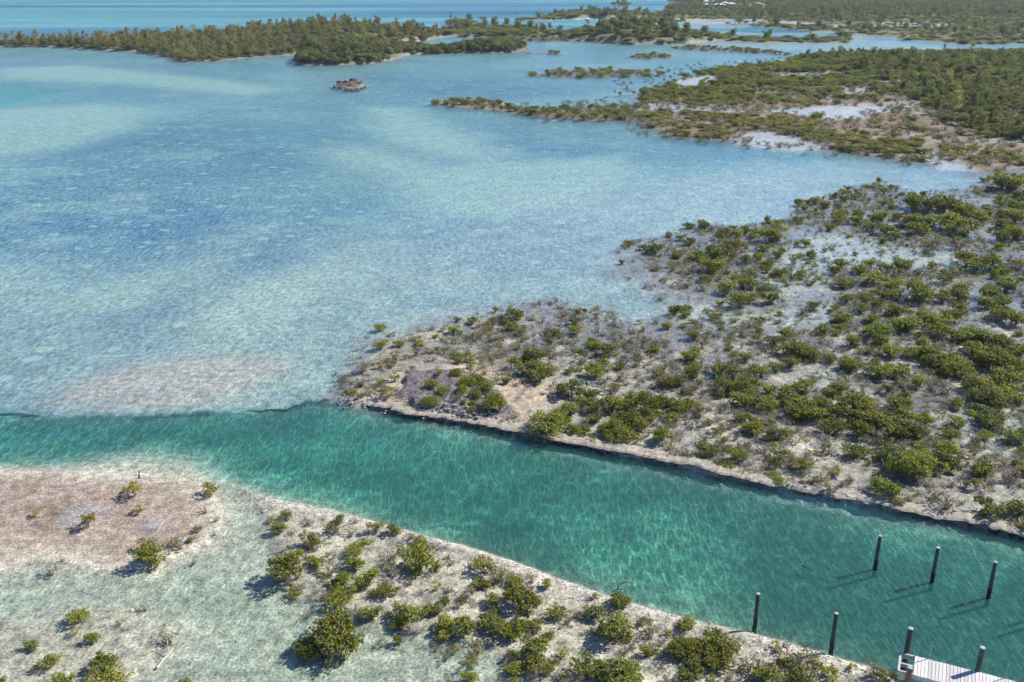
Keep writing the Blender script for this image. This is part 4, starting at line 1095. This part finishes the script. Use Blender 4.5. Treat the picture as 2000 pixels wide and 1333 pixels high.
# --- marsh beyond the lagoon arm
BANDS = [poly((1215, 192), (1330, 178), (1450, 182), (1600, 200), (1580, 208), (1480, 208), (1380, 205), (1300, 214), (1225, 208)),
         poly((1240, 226), (1300, 222), (1430, 225), (1600, 245), (1750, 280), (2050, 305), (2050, 328), (1850, 318), (1700, 305), (1560, 286), (1380, 276), (1250, 256)),
         poly((1380, 152), (1480, 132), (1640, 148), (1720, 172), (1600, 174), (1450, 166)), poly((1300, 160), (1420, 170), (1500, 178), (1400, 180), (1290, 176))]
def md(x, y):
    d = np.full(x.shape, 0.14)
    for P in BANDS: d = np.maximum(d, 0.92 * sstep(3.5, -2.5, sdf(P, x, y, 40) + 5 * fbm(x, y, 9, 3, 91)))
    return d * np.clip(0.95 + 0.9 * fbm(x, y, 6, 2, 98), 0.2, 1)
p = scatter(MARSH, 2.0, lambda x, y: 0.82 * md(x, y), 92); p = p[p[:, 2] > -0.03]
n = len(p)
p2 = scatter(MARSH, 2.0, lambda x, y: 0.45 + 0 * x, 93); p2 = p2[p2[:, 2] > -0.10]; n2 = len(p2)
p3 = scatter(MARSH, 2.4, lambda x, y: sstep(230, 320, y) * 0.7, 94); p3 = p3[p3[:, 2] > -0.02]; n3 = len(p3)
EDGE = poly((1190, 195), (1240, 262), (1440, 285), (1680, 312), (1900, 345), (1850, 318), (1560, 280), (1290, 262), (1240, 215))
p4 = scatter(EDGE, 2.2, lambda x, y: 0.5 + 0 * x, 95); n4 = len(p4)
SHALL = poly((1200, 140), (1380, 120), (1520, 112), (1560, 108), (1400, 150), (1330, 180), (1180, 195), (1130, 205), (1190, 180))
p5 = scatter(SHALL, 4.0, lambda x, y: 0.45 + 0.5 * fbm(x, y, 25, 3, 96), 97); n5 = len(p5)
mass('marsh_mangroves', 'bright green mangrove scrub covering the marsh across the lagoon arm',
     [('g', p[::2], U(n, 1.4, 3.0, 21)[::2], U(n, 0.6, 1.5, 22)[::2]), ('y', p[1::2], U(n, 1.4, 2.9, 21)[1::2], U(n, 0.6, 1.2, 22)[1::2]), ('s', p2, U(n2, 1.2, 2.4, 23), U(n2, 0.7, 1.3, 24)), ('g', p3, U(n3, 2.0, 3.6, 25), U(n3, 1.2, 2.2, 26)),
      ('s', p4, U(n4, 1.2, 2.2, 27), U(n4, 0.8, 1.4, 28)), ('g', p5, U(n5, 0.8, 1.7, 29), U(n5, 0.7, 1.2, 30))])
# undergrowth of the dark wood
p = scatter(T_WOOD, 2.3, lambda x, y: 0.62 + 0.9 * fbm(x, y, 14, 3, 102), 101); p = p[p[:, 2] > -0.05]; n = len(p)
mass('wood_undergrowth', 'dark undergrowth filling the wood at the right', [('w', p[::3], U(n, 2.0, 3.8, 31)[::3], U(n, 1.0, 2.4, 32)[::3]), ('g', p[1::3], U(n, 1.8, 3.2, 31)[1::3], U(n, 0.9, 1.8, 32)[1::3]), ('p', p[2::3], U(n, 1.6, 3.2, 31)[2::3], U(n, 1.6, 3.6, 32)[2::3])])
# spit and strips
p = scatter(SPIT, 1.9, lambda x, y: 0.62 + 0 * x, 111); p = p[p[:, 2] > -0.02]; n = len(p)
p2 = scatter(poly((1000, 200), (1240, 195), (1250, 240), (1100, 240), (1000, 225)), 3.0, lambda x, y: 0.5 + 0 * x, 112); n2 = len(p2)
qs = [scatter(S, 3.0, lambda x, y: 0.75 + 0 * x, 113 + i) for i, S in enumerate(STRIPS)]
q = np.concatenate(qs); nq = len(q)
mass('spit_mangroves', 'low mangroves strung along the thin spits and strips', [('g', p[::2], U(n, 1.1, 2.4, 41)[::2], U(n, 0.8, 1.7, 42)[::2]), ('s', p[1::2], U(n, 1.2, 2.4, 41)[1::2], U(n, 0.8, 1.6, 42)[1::2]), ('s', p2, U(n2, 1.4, 2.6, 43), U(n2, 1.0, 1.6, 44)),
     ('g', q[::2], U(nq, 1.6, 3.2, 45)[::2], U(nq, 0.9, 1.7, 46)[::2]), ('s', q[1::2], U(nq, 1.6, 3.0, 45)[1::2], U(nq, 0.9, 1.7, 46)[1::2])])
# low scrub under the spit and islet trees
p = scatter(LEFTSPIT, 3.4, lambda x, y: 0.8 + 0 * x, 121); p = p[p[:, 2] > -0.12]; n = len(p)
p2 = scatter(ISLAND, 2.0, lambda x, y: 0.95 + 0 * x, 122); p2 = p2[p2[:, 2] > -0.15]; n2 = len(p2)
p3 = scatter(LEFTSPIT, 6.5, lambda x, y: 0.45 + 0 * x, 123); p3 = p3[p3[:, 2] > 0.1]; n3 = len(p3)
p4 = scatter(ISLET, 1.8, lambda x, y: 0.22 + 0 * x, 124); p4 = p4[p4[:, 2] > 0.7]; n4 = len(p4)
mass('spit_scrub', 'olive scrub under the trees of the long spit and islets',
     [('w', p[::2], U(n, 2.6, 5.0, 51)[::2], U(n, 1.2, 2.8, 52)[::2]), ('g', p[1::2], U(n, 2.2, 4.2, 51)[1::2], U(n, 0.9, 1.9, 52)[1::2]), ('w', p2, U(n2, 2.2, 4.0, 53), U(n2, 1.4, 3.2, 54)), ('c', p3, U(n3, 2.4, 4.0, 55), U(n3, 3, 6, 56)), ('r', p4, U(n4, 0.9, 1.7, 57), U(n4, 0.35, 0.7, 58))])
# far land
fp = []
for i, S in enumerate(FARLAND):
    big = i == 2
    a = scatter(S, 5.6 if big else 4.5, (lambda x, y: 0.30 + 0.55 * sstep(-0.2, 0.3, fbm(x, y, 60, 3, 131)) + 0.3 * sstep(560, 760, y)) if big else (lambda x, y: 0.85 + 0 * x), 132 + i)
    fp.append(a[a[:, 2] > 0.05])
f = np.concatenate(fp)
yard = poly((1368, 24), (1500, 21), (1500, 8), (1368, 8))                       # cleared ground round the houses
f = f[(sdf(yard, f[:, 0], f[:, 1]) > 0) | (U(len(f), 0, 1, 60) < 0.22)]; n = len(f)
deep = sstep(650, 900, f[:, 1]) 
hgt = (1.0 + 1.6 * deep) * U(n, 0.7, 1.4, 61)
cs = U(n, 0, 1, 62) < 0.10 + 0.35 * deep
grn = (~cs) & (U(n, 0, 1, 63) < 0.8 - 0.5 * deep)
ww = (~cs) & (~grn)
mass('far_wood', 'hazy grey-green wood and marsh stretching to the far right',
     [('p', f[cs], U(cs.sum(), 3, 5, 64), U(cs.sum(), 3.2, 6.5, 65)), ('g', f[grn], U(grn.sum(), 3.5, 6.5, 66), hgt[grn]), ('w', f[ww], U(ww.sum(), 4.0, 7.0, 67), hgt[ww] + 0.6)])
print('counts', len(single), len(rest), len(tree_spots), n)

# ------------------------------------------------------------------ built things
def simple_mat(name, col, col2, rough=0.8, scale=3.0, stretch=(1, 1, 1), spec=0.25):
    m, ns, ls = new_mat(name)
    out = node(ns, 'ShaderNodeOutputMaterial')
    tc_ = node(ns, 'ShaderNodeTexCoord')
    mp = node(ns, 'ShaderNodeMapping'); ls.new(tc_.outputs['Object'], mp.inputs['Vector']); mp.inputs['Scale'].default_value = stretch
    nz = ns.new('ShaderNodeTexNoise'); nz.inputs['Scale'].default_value = scale; nz.inputs['Detail'].default_value = 4; ls.new(mp.outputs[0], nz.inputs['Vector'])
    rnd = node(ns, 'ShaderNodeObjectInfo').outputs['Random']
    f = maprange(ns, ls, nz.outputs[0], 0.3, 0.7)
    c = mixrgb(ns, ls, f, col, col2)
    c = mixrgb(ns, ls, 1.0, c, maprange(ns, ls, rnd, 0, 1, 0.74, 1.08), 'MULTIPLY')
    bs = node(ns, 'ShaderNodeBsdfPrincipled'); setin(bs, Roughness=rough); bs.inputs['Specular IOR Level'].default_value = spec
    ls.new(c, bs.inputs['Base Color'])
    bp = node(ns, 'ShaderNodeBump'); setin(bp, Strength=0.4, Distance=0.02); ls.new(nz.outputs[0], bp.inputs['Height']); ls.new(bp.outputs[0], bs.inputs['Normal'])
    ls.new(bs.outputs[0], out.inputs[0])
    return m

M_PILE = simple_mat('treated_pile_wood', (0.030, 0.045, 0.036), (0.085, 0.10, 0.08), 0.75, 6, (1, 1, 0.15))
M_WET = simple_mat('wet_encrusted_wood', (0.010, 0.010, 0.008), (0.035, 0.03, 0.022), 0.6, 14)
M_CAP = simple_mat('pale_pile_top', (0.30, 0.30, 0.28), (0.48, 0.48, 0.45), 0.7, 9)
M_PLANK = simple_mat('bleached_deck_planks', (0.46, 0.42, 0.40), (0.68, 0.64, 0.62), 0.8, 5, (6, 0.5, 6))
M_BEAM = simple_mat('weathered_beam', (0.42, 0.41, 0.40), (0.58, 0.57, 0.56), 0.8, 5)
M_RUST = simple_mat('rusty_brown_wood', (0.16, 0.075, 0.04), (0.26, 0.14, 0.08), 0.85, 7)
M_WETW = simple_mat('dark_wet_wood', (0.06, 0.05, 0.04), (0.16, 0.13, 0.11), 0.8, 6)
M_STEEL = simple_mat('dull_steel', (0.22, 0.23, 0.24), (0.34, 0.35, 0.36), 0.45, 5, spec=0.5)
M_STONE = simple_mat('grey_limestone', (0.22, 0.20, 0.19), (0.45, 0.42, 0.39), 0.92, 3)
M_DARKSTONE = simple_mat('dark_sea_rock', (0.05, 0.042, 0.038), (0.16, 0.13, 0.11), 0.9, 1.5)
M_DRIFT = simple_mat('silvery_driftwood', (0.33, 0.30, 0.27), (0.55, 0.51, 0.47), 0.9, 4, (1, 1, 0.3))
M_ROOF = simple_mat('white_roof', (0.55, 0.55, 0.53), (0.66, 0.66, 0.64), 0.6, 0.6)
M_WALLC = simple_mat('cream_wall', (0.62, 0.54, 0.40), (0.70, 0.62, 0.48), 0.8, 0.5)
M_WALLG = simple_mat('blue_grey_wall', (0.34, 0.40, 0.44), (0.42, 0.48, 0.52), 0.8, 0.5)
M_WALLT = simple_mat('tan_wall', (0.42, 0.28, 0.18), (0.52, 0.36, 0.24), 0.8, 0.5)
M_GLASS = simple_mat('dark_window', (0.03, 0.04, 0.05), (0.06, 0.07, 0.08), 0.2, 1, spec=0.5)

def box_mesh(name, a, b, mat, bevel=0.0):
    (x0, y0, z0), (x1, y1, z1) = a, b
    v = [(x0, y0, z0), (x1, y0, z0), (x1, y1, z0), (x0, y1, z0), (x0, y0, z1), (x1, y0, z1), (x1, y1, z1), (x0, y1, z1)]
    f = [(0, 3, 2, 1), (4, 5, 6, 7), (0, 1, 5, 4), (1, 2, 6, 5), (2, 3, 7, 6), (3, 0, 4, 7)]
    me = bpy.data.meshes.new(name); me.from_pydata(v, [], f); me.update(); me.materials.append(mat)
    if bevel:
        import bmesh
        bm = bmesh.new(); bm.from_mesh(me)
        bmesh.ops.bevel(bm, geom=bm.edges[:], offset=bevel, segments=1, affect='EDGES')
        bm.to_mesh(me); bm.free()
    return me

def cyl_mesh(name, z0, z1, r0, r1, mat, sides=12, wob=0.0, rings=6):
    v = []; f = []
    for i in range(rings + 1):
        t = i / rings
        for k in range(sides):
            a = 2 * PI * k / sides
            r = (r0 + (r1 - r0) * t) * (1 + RNG.normal() * wob)
            v.append((math.cos(a) * r, math.sin(a) * r, z0 + (z1 - z0) * t))
    for i in range(rings):
        for k in range(sides):
            k2 = (k + 1) % sides
            f.append((i * sides + k, i * sides + k2, (i + 1) * sides + k2, (i + 1) * sides + k))
    f.append(tuple(range(sides))[::-1]); f.append(tuple(range(rings * sides, (rings + 1) * sides)))
    me = bpy.data.meshes.new(name); me.from_pydata(v, [], f); me.update(); me.materials.append(mat)
    return me

def top_z(x, y, ty):
    lo, hi = 0.0, 12.0
    for _ in range(50):
        mid = (lo + hi) / 2
        if px_from_w(x, y, mid)[1] > ty: lo = mid
        else: hi = mid
    return lo

def piling(bx, by, ty, label):
    x, y = w_from_px(bx, by)
    h = top_z(x, y, ty)
    o = empty('mooring_piling', (x, y, 0), random.uniform(0, 6))
    r = 0.098
    mesh_obj('post', cyl_mesh('post', 0.62, h - 0.03, r * 1.02, r * 0.96, M_PILE, 14, 0.012), parent=o)
    mesh_obj('wet_foot', cyl_mesh('wet_foot', -2.6, 0.62, r * 1.12, r * 1.10, M_WET, 14, 0.06, 14), parent=o)
    mesh_obj('top_cap', cyl_mesh('top_cap', h - 0.03, h + 0.015, r * 1.03, r * 0.9, M_CAP, 14, 0.0, 2), parent=o)
    return tag(o, label, 'piling', 'mooring pilings standing in the canal')

piling(1709, 1112, 1047, 'dark mooring piling with pale top, leftmost of the far row in the canal')
piling(1820, 1137, 1070, 'dark mooring piling with pale top, middle of the far row in the canal')
piling(1930, 1168, 1098, 'dark mooring piling with pale top, far row, nearest the right edge')
piling(1474, 1226, 1160, 'dark mooring piling at the near bank\'s edge, leftmost of all pilings')
piling(1623, 1273, 1198, 'dark mooring piling at the near bank\'s edge, between leftmost piling and dock')
piling(2048, 1200, 1125, 'dark mooring piling just outside the right edge, only its shadow showing')

# dock
DZ = 0.92
Pf0 = Vector((*w_from_px(1787, 1281, DZ), DZ)); Pf1 = Vector((*w_from_px(1981, 1330.5, DZ), DZ)); Pn0 = Vector((*w_from_px(1789, 1320, DZ), DZ))
du = (Pf1 - Pf0).normalized(); dv = Vector((du.y, -du.x, 0))
DW = abs((Pn0 - Pf0).dot(dv))
dock = empty('dock', (Pf0.x, Pf0.y, 0), math.atan2(du.y, du.x))
tag(dock, 'bleached wooden plank dock on round pilings at the bottom right corner', 'dock')
plank = box_mesh('plank', (0.006, -DW, -0.04), (0.140, 0.0, 0.0), M_PLANK, 0.006)
NPL = 62
for i in range(NPL):
    o = mesh_obj('plank', plank, parent=dock); o.location = (i * 0.148, RNG.uniform(-0.012, 0.012), DZ + RNG.uniform(-0.004, 0.004))
DL = NPL * 0.148
for yy in (-0.05, -DW / 2, -DW + 0.05):
    mesh_obj('stringer', box_mesh('stringer', (-0.62, yy - 0.035, DZ - 0.25), (DL, yy + 0.035, DZ - 0.045), M_BEAM, 0.006), parent=dock)
for xx in (1.9, 4.6, 7.3):
    mesh_obj('cross_beam', box_mesh('cross_beam', (xx, -DW - 0.16, DZ - 0.44), (xx + 0.09, 0.16, DZ - 0.255), M_BEAM, 0.006), parent=dock)
fr = [((-0.66, -DW + 0.02, DZ - 0.2), (-0.56, -0.02, DZ + 0.02)), ((-0.555, -0.10, DZ - 0.04), (-0.01, -0.015, DZ + 0.015)), ((-0.555, -DW + 0.015, DZ - 0.04), (-0.01, -DW + 0.10, DZ + 0.015)),
      ((-0.555, -DW * 0.56, DZ - 0.10), (-0.01, -DW * 0.56 + 0.09, DZ - 0.02))]
for a, b in fr: mesh_obj('end_frame', box_mesh('end_frame', a, b, M_BEAM, 0.006), parent=dock)
for k, (px, sy, top, mat) in enumerate(((-0.36, 1, 1.28, M_PILE), (2.62, 1, 1.20, M_PILE), (5.55, 1, 1.2, M_PILE), (8.3, 1, 1.2, M_PILE), (-0.18, -1, 0.42, M_RUST), (2.75, -1, 0.42, M_PILE), (5.7, -1, 0.42, M_PILE))):
    py = 0.125 if sy > 0 else -DW - 0.125
    o = mesh_obj('piling', cyl_mesh('piling', -2.4, DZ + top, 0.125, 0.115, mat, 14, 0.012), parent=dock); o.location = (px, py, 0)
    c = mesh_obj('piling_cap', cyl_mesh('piling_cap', DZ + top, DZ + top + 0.04, 0.122, 0.11, M_CAP, 14, 0, 2), parent=o)
rail = cyl_mesh('rail', -0.6, DZ + 0.72, 0.022, 0.022, M_STEEL, 8)
rung = box_mesh('rung', (0, -0.03, -0.02), (0.5, 0.03, 0.02), M_STEEL)
for lx in (0.10, 3.72):
    ld = empty('ladder'); ld.parent = dock; ld.location = (lx, 0.06, 0)
    for dx in (0.0, 0.5):
        r_ = mesh_obj('rail', rail, parent=ld); r_.location = (dx, 0, 0)
    for z in (-0.4, -0.1, 0.2, 0.5):
        g_ = mesh_obj('rung', rung, parent=ld); g_.location = (0, 0, z)

# stones and drift wood
def boulder_mesh(name, mat, seed, flat=0.6):
    import bmesh
    bm = bmesh.new(); bmesh.ops.create_icosphere(bm, subdivisions=2, radius=1.0)
    r = np.random.default_rng(seed); o = r.uniform(-50, 50, 3)
    for v in bm.verts:
        c = v.co
        n = float(fbm(np.array([c.x * 1.3 + o[0] + c.z]), np.array([c.y * 1.3 + o[1] - c.z]), 0.9, 3, seed)[0])
        m_ = float(fbm(np.array([c.x + o[2] + c.z * 2]), np.array([c.y - c.z * 2]), 0.3, 2, seed + 3)[0])
        v.co = c * (1 + 0.35 * n + 0.12 * m_)
        v.co.z *= flat
    me = bpy.data.meshes.new(name); bm.to_mesh(me); bm.free(); me.materials.append(mat)
    return me

def boulder(px, py, wpx, mat, label, name='boulder', flat=0.6, hk=1.0, seed=1, group=None, zoff=0.0):
    x, y = w_from_px(px, py)
    s = wpx / px_per_m(py) / 2
    o = mesh_obj(name, boulder_mesh(name, mat, seed, flat))
    o.location = (x, y, max(ground_z(x, y), -0.25) + zoff); o.scale = (s, s * 0.8, s * hk); o.rotation_euler = (0, 0, RNG.uniform(0, 6))
    return tag(o, label, 'rock', group)

boulder(516, 998, 15, M_STONE, 'pale limestone rock in the shallows left of the near bank\'s tip', seed=3, hk=0.7)
boulder(506, 1002, 8, M_STONE, 'small pale stone beside the limestone rock at the near bank\'s tip', seed=4, hk=0.7)
boulder(300, 1028, 8, M_STONE, 'small grey stone lying on the pink mud islet', seed=5, hk=0.5)
for i, (px, py, w) in enumerate([(655, 171, 14), (667, 173, 13), (676, 175, 16), (688, 175.5, 14), (698, 175, 16), (707, 173, 13), (712, 170, 11), (663, 168.5, 12), (645, 170.5, 6), (676, 169, 15), (690, 167.5, 17), (700, 169.5, 13), (722, 170, 4)]):
    boulder(px, py, w, M_DARKSTONE, '%s dark rock from the left on the little rocky lagoon islet' % ordinal(i + 1), seed=10 + i, hk=1.0, group='rocks ringing the little islet')
for i, (px, py, w, lab) in enumerate([(881, 25, 9, 'tiny dark rock far out at sea, leftmost of three'), (1006, 25, 10, 'tiny dark rock far out at sea, middle of three'), (1053, 18.5, 6, 'tiny dark rock far out at sea, farthest and smallest of three')]):
    boulder(px, py, w, M_DARKSTONE, lab, 'sea_rock', 0.5, 0.55, 30 + i, 'rocks out at sea')

def stick(name, pts, r0, r1, mat, label, cat, branches=0):
    s = Shape(); s.tube(pts, r0, r1, 6)
    for k in range(branches):
        p = np.array(pts[len(pts) // 2]); e = p + RNG.normal(size=3) * np.array([0.4, 0.4, 0.15]) + np.array([0, 0, 0.12])
        s.tube([tuple(p), tuple(e)], r1 * 0.8, r1 * 0.4, 5)
    me = s.mesh(name); me.materials.append(mat)
    return tag(mesh_obj(name, me), label, cat)

def line_px(ps, z): return [(*w_from_px(a, b, q), q) for (a, b), q in zip(ps, z)]
stick('driftwood_log', line_px([(306, 1305), (318, 1290), (330, 1277), (339, 1266)], [0.02, 0.10, 0.10, 0.16]), 0.055, 0.03, M_DRIFT, 'silvery driftwood log lying in the bottom left shallows', 'log', 2)
stick('driftwood_branch', line_px([(55, 1312), (70, 1300), (84, 1292), (96, 1296)], [0.02, 0.12, 0.16, 0.06]), 0.05, 0.02, M_RUST, 'reddish fallen branch among the bottom left mangroves', 'branch', 2)
stick('sunken_branch', line_px([(1205, 1153), (1208, 1144), (1217, 1139), (1228, 1136), (1232, 1140)], [-0.3, 0.0, 0.05, 0.05, -0.05]), 0.05, 0.03, M_WETW, 'crooked brown branch poking from the canal beside the near bank', 'branch', 1)
stick('sunken_log', line_px([(1568, 1105), (1578, 1111), (1590, 1116)], [-0.10, -0.06, -0.12]), 0.08, 0.05, M_WET, 'dark sunken log in the canal left of the pilings', 'log', 0)
x_, y_ = w_from_px(272, 936)
stick('dead_stump', [(x_, y_, -0.05), (x_ + 0.02, y_, 0.25), (x_ + 0.05, y_ + 0.02, 0.55)], 0.06, 0.03, M_WET, 'short dark dead stump standing on the pink islet\'s upper edge', 'stump', 1)
for i, (a, b, c, d, lab) in enumerate([(1889, 938, 1892, 914, 'thin bleached dead stem standing above the right canal bank'), (1872, 962, 1866, 938, 'thin bleached dead stem left of another above the right bank'),
                                       (1722, 916, 1720, 900, 'short pale dead stem below the big dark thicket at right')]):
    x, y = w_from_px(a, b); h = max(0.5, top_z(x, y, d)); g0 = ground_z(x, y)
    stick('dead_sapling', [(x, y, g0 - 0.1), (x + 0.05, y, g0 + h * 0.5), (x + 0.1 * (1 if c > a else -1), y + 0.05, g0 + h)], 0.045, 0.02, M_DRIFT, lab, 'dead sapling', 1)

# rubble fallen along both canal banks
PLANTS['k'] = []
for o in [q for q in COL.objects if q.name.startswith('boulder') and q.data.materials[0] == M_STONE]:
    PLANTS['k'].append((2.0, 1.0, None, o.data)); first_of[id(o.data)] = o
def along(L, n, a, b, seed):
    r = np.random.default_rng(seed); out = []
    seg = np.diff(L, axis=0); ln = np.linalg.norm(seg, axis=1); cum = np.concatenate([[0], np.cumsum(ln)])
    for t in r.uniform(0, cum[-1], n):
        i = min(np.searchsorted(cum, t, 'right') - 1, len(seg) - 1)
        p_ = L[i] + seg[i] * (t - cum[i]) / ln[i]; nn = np.array([-seg[i][1], seg[i][0]]) / ln[i]
        p_ = p_ + nn * r.uniform(a, b)
        if abs(p_[0]) < 45: out.append(p_)
    out = np.array(out); h_, _c, _r = terrain(out[:, 0], out[:, 1])
    return np.concatenate([out, np.maximum(h_, -0.5)[:, None]], 1)
ra_ = along(FAR_LINE[1:], 900, -0.5, 1.6, 5); ra_ = ra_[ra_[:, 0] > -13]
ra_[:, 2] = np.where(ra_[:, 2] > 0.0, ra_[:, 2] + 0.08, ra_[:, 2])
rb_ = along(NEAR_LINE[8:-2], 1300, -1.8, 0.25, 6)
sa_ = U(len(ra_), 0.08, 0.42, 71) ** 1.4; sb_ = U(len(rb_), 0.06, 0.28, 72) ** 1.3
gp_ = np.concatenate([scatter(P, 0.26, lambda x, y: 0.6 + 0 * x, 140 + i) for i, P in enumerate(GREYS)]); sg_ = U(len(gp_), 0.05, 0.2, 73)
mass('grey_rubble', 'patches of grey coral rubble on the pink mud islet', [('k', gp_, sg_, sg_ * 0.35)])
mass('bank_rubble', 'broken limestone rubble lying along both canal banks', [('k', ra_, sa_, sa_ * 0.42), ('k', rb_, sb_, sb_ * 0.4)])

# houses at the far shore
def house(px, py, wpx, dm, wall_h, roof_h, wmat, rz, label, wins):
    x, y = w_from_px(px, py)
    W = wpx / px_per_m(py); D = dm
    o = empty('house', (x, y, max(ground_z(x, y), 0.3)), R(rz))
    mesh_obj('wall', box_mesh('wall', (-W / 2, -D / 2, -1.0), (W / 2, D / 2, wall_h), wmat), parent=o)
    e = 0.7; rx, ry = W / 2 + e, D / 2 + e; rd = max(0.4, rx - ry)
    v = [(-rx, -ry, wall_h + 0.003), (rx, -ry, wall_h + 0.003), (rx, ry, wall_h + 0.003), (-rx, ry, wall_h + 0.003), (-rx, -ry, wall_h + 0.2), (rx, -ry, wall_h + 0.2), (rx, ry, wall_h + 0.2), (-rx, ry, wall_h + 0.2),
         (-rd, 0, wall_h + roof_h), (rd, 0, wall_h + roof_h)]
    f = [(3, 2, 1, 0), (0, 1, 5, 4), (1, 2, 6, 5), (2, 3, 7, 6), (3, 0, 4, 7), (4, 5, 9, 8), (5, 6, 9), (6, 7, 8, 9), (7, 4, 8)]
    me = bpy.data.meshes.new('roof'); me.from_pydata(v, [], f); me.update(); me.materials.append(M_ROOF)
    mesh_obj('roof', me, parent=o)
    wm = box_mesh('window', (-0.7, -0.06, -0.7), (0.7, 0.0, 0.7), M_GLASS)
    for k in range(wins):
        q = mesh_obj('window', wm, parent=o); q.location = (-W / 2 + W * (k + 0.5) / wins, -D / 2 - 0.003, wall_h * 0.55)
    dr = mesh_obj('door', box_mesh('door', (-0.5, -0.06, 0.0), (0.5, 0.0, 2.1), M_WALLT), parent=o); dr.location = (W * 0.02 + W / (2 * wins) * 0.98, -D / 2 - 0.003, 0.2)
    return tag(o, label, 'house', 'houses on the far shore')

house(1405, 17.0, 20, 7, 2.9, 1.5, M_WALLG, -4, 'long white-roofed house with grey-blue wall on the far shore', 5)
house(1428, 16.5, 13, 6, 3.4, 1.6, M_WALLC, 10, 'tall cream house with white roof right beside the long house', 3)
house(1416, 13.0, 10, 6, 2.9, 1.4, M_WALLT, 0, 'tan house with white roof half behind the long house', 2)
house(1481, 15.0, 14, 7, 2.8, 1.5, M_WALLC, -8, 'white-roofed cream house standing alone, rightmost on the far shore', 3)
house(1381, 17.0, 9, 5, 3.0, 1.3, M_WALLG, 5, 'small grey house with white roof, leftmost on the far shore', 2)
house(1379, 9.0, 9, 6, 2.6, 1.3, M_WALLC, 0, 'small white-roofed house farthest back above the leftmost house', 2)

# ------------------------------------------------------------------ sea air
M_AIR, ns, ls = new_mat('sea_haze')
pv = node(ns, 'ShaderNodeVolumePrincipled'); setin(pv, Density=0.00010, Anisotropy=0.0); pv.inputs['Color'].default_value = (0.78, 0.90, 1.0, 1)
ls.new(pv.outputs[0], node(ns, 'ShaderNodeOutputMaterial').inputs['Volume'])
hb = box_mesh('haze', (-13000, -2000, -12), (13000, 9500, 33.0), M_AIR)
tag(mesh_obj('haze', hb), 'thin pale sea air over the whole lagoon', None, None, 'stuff')
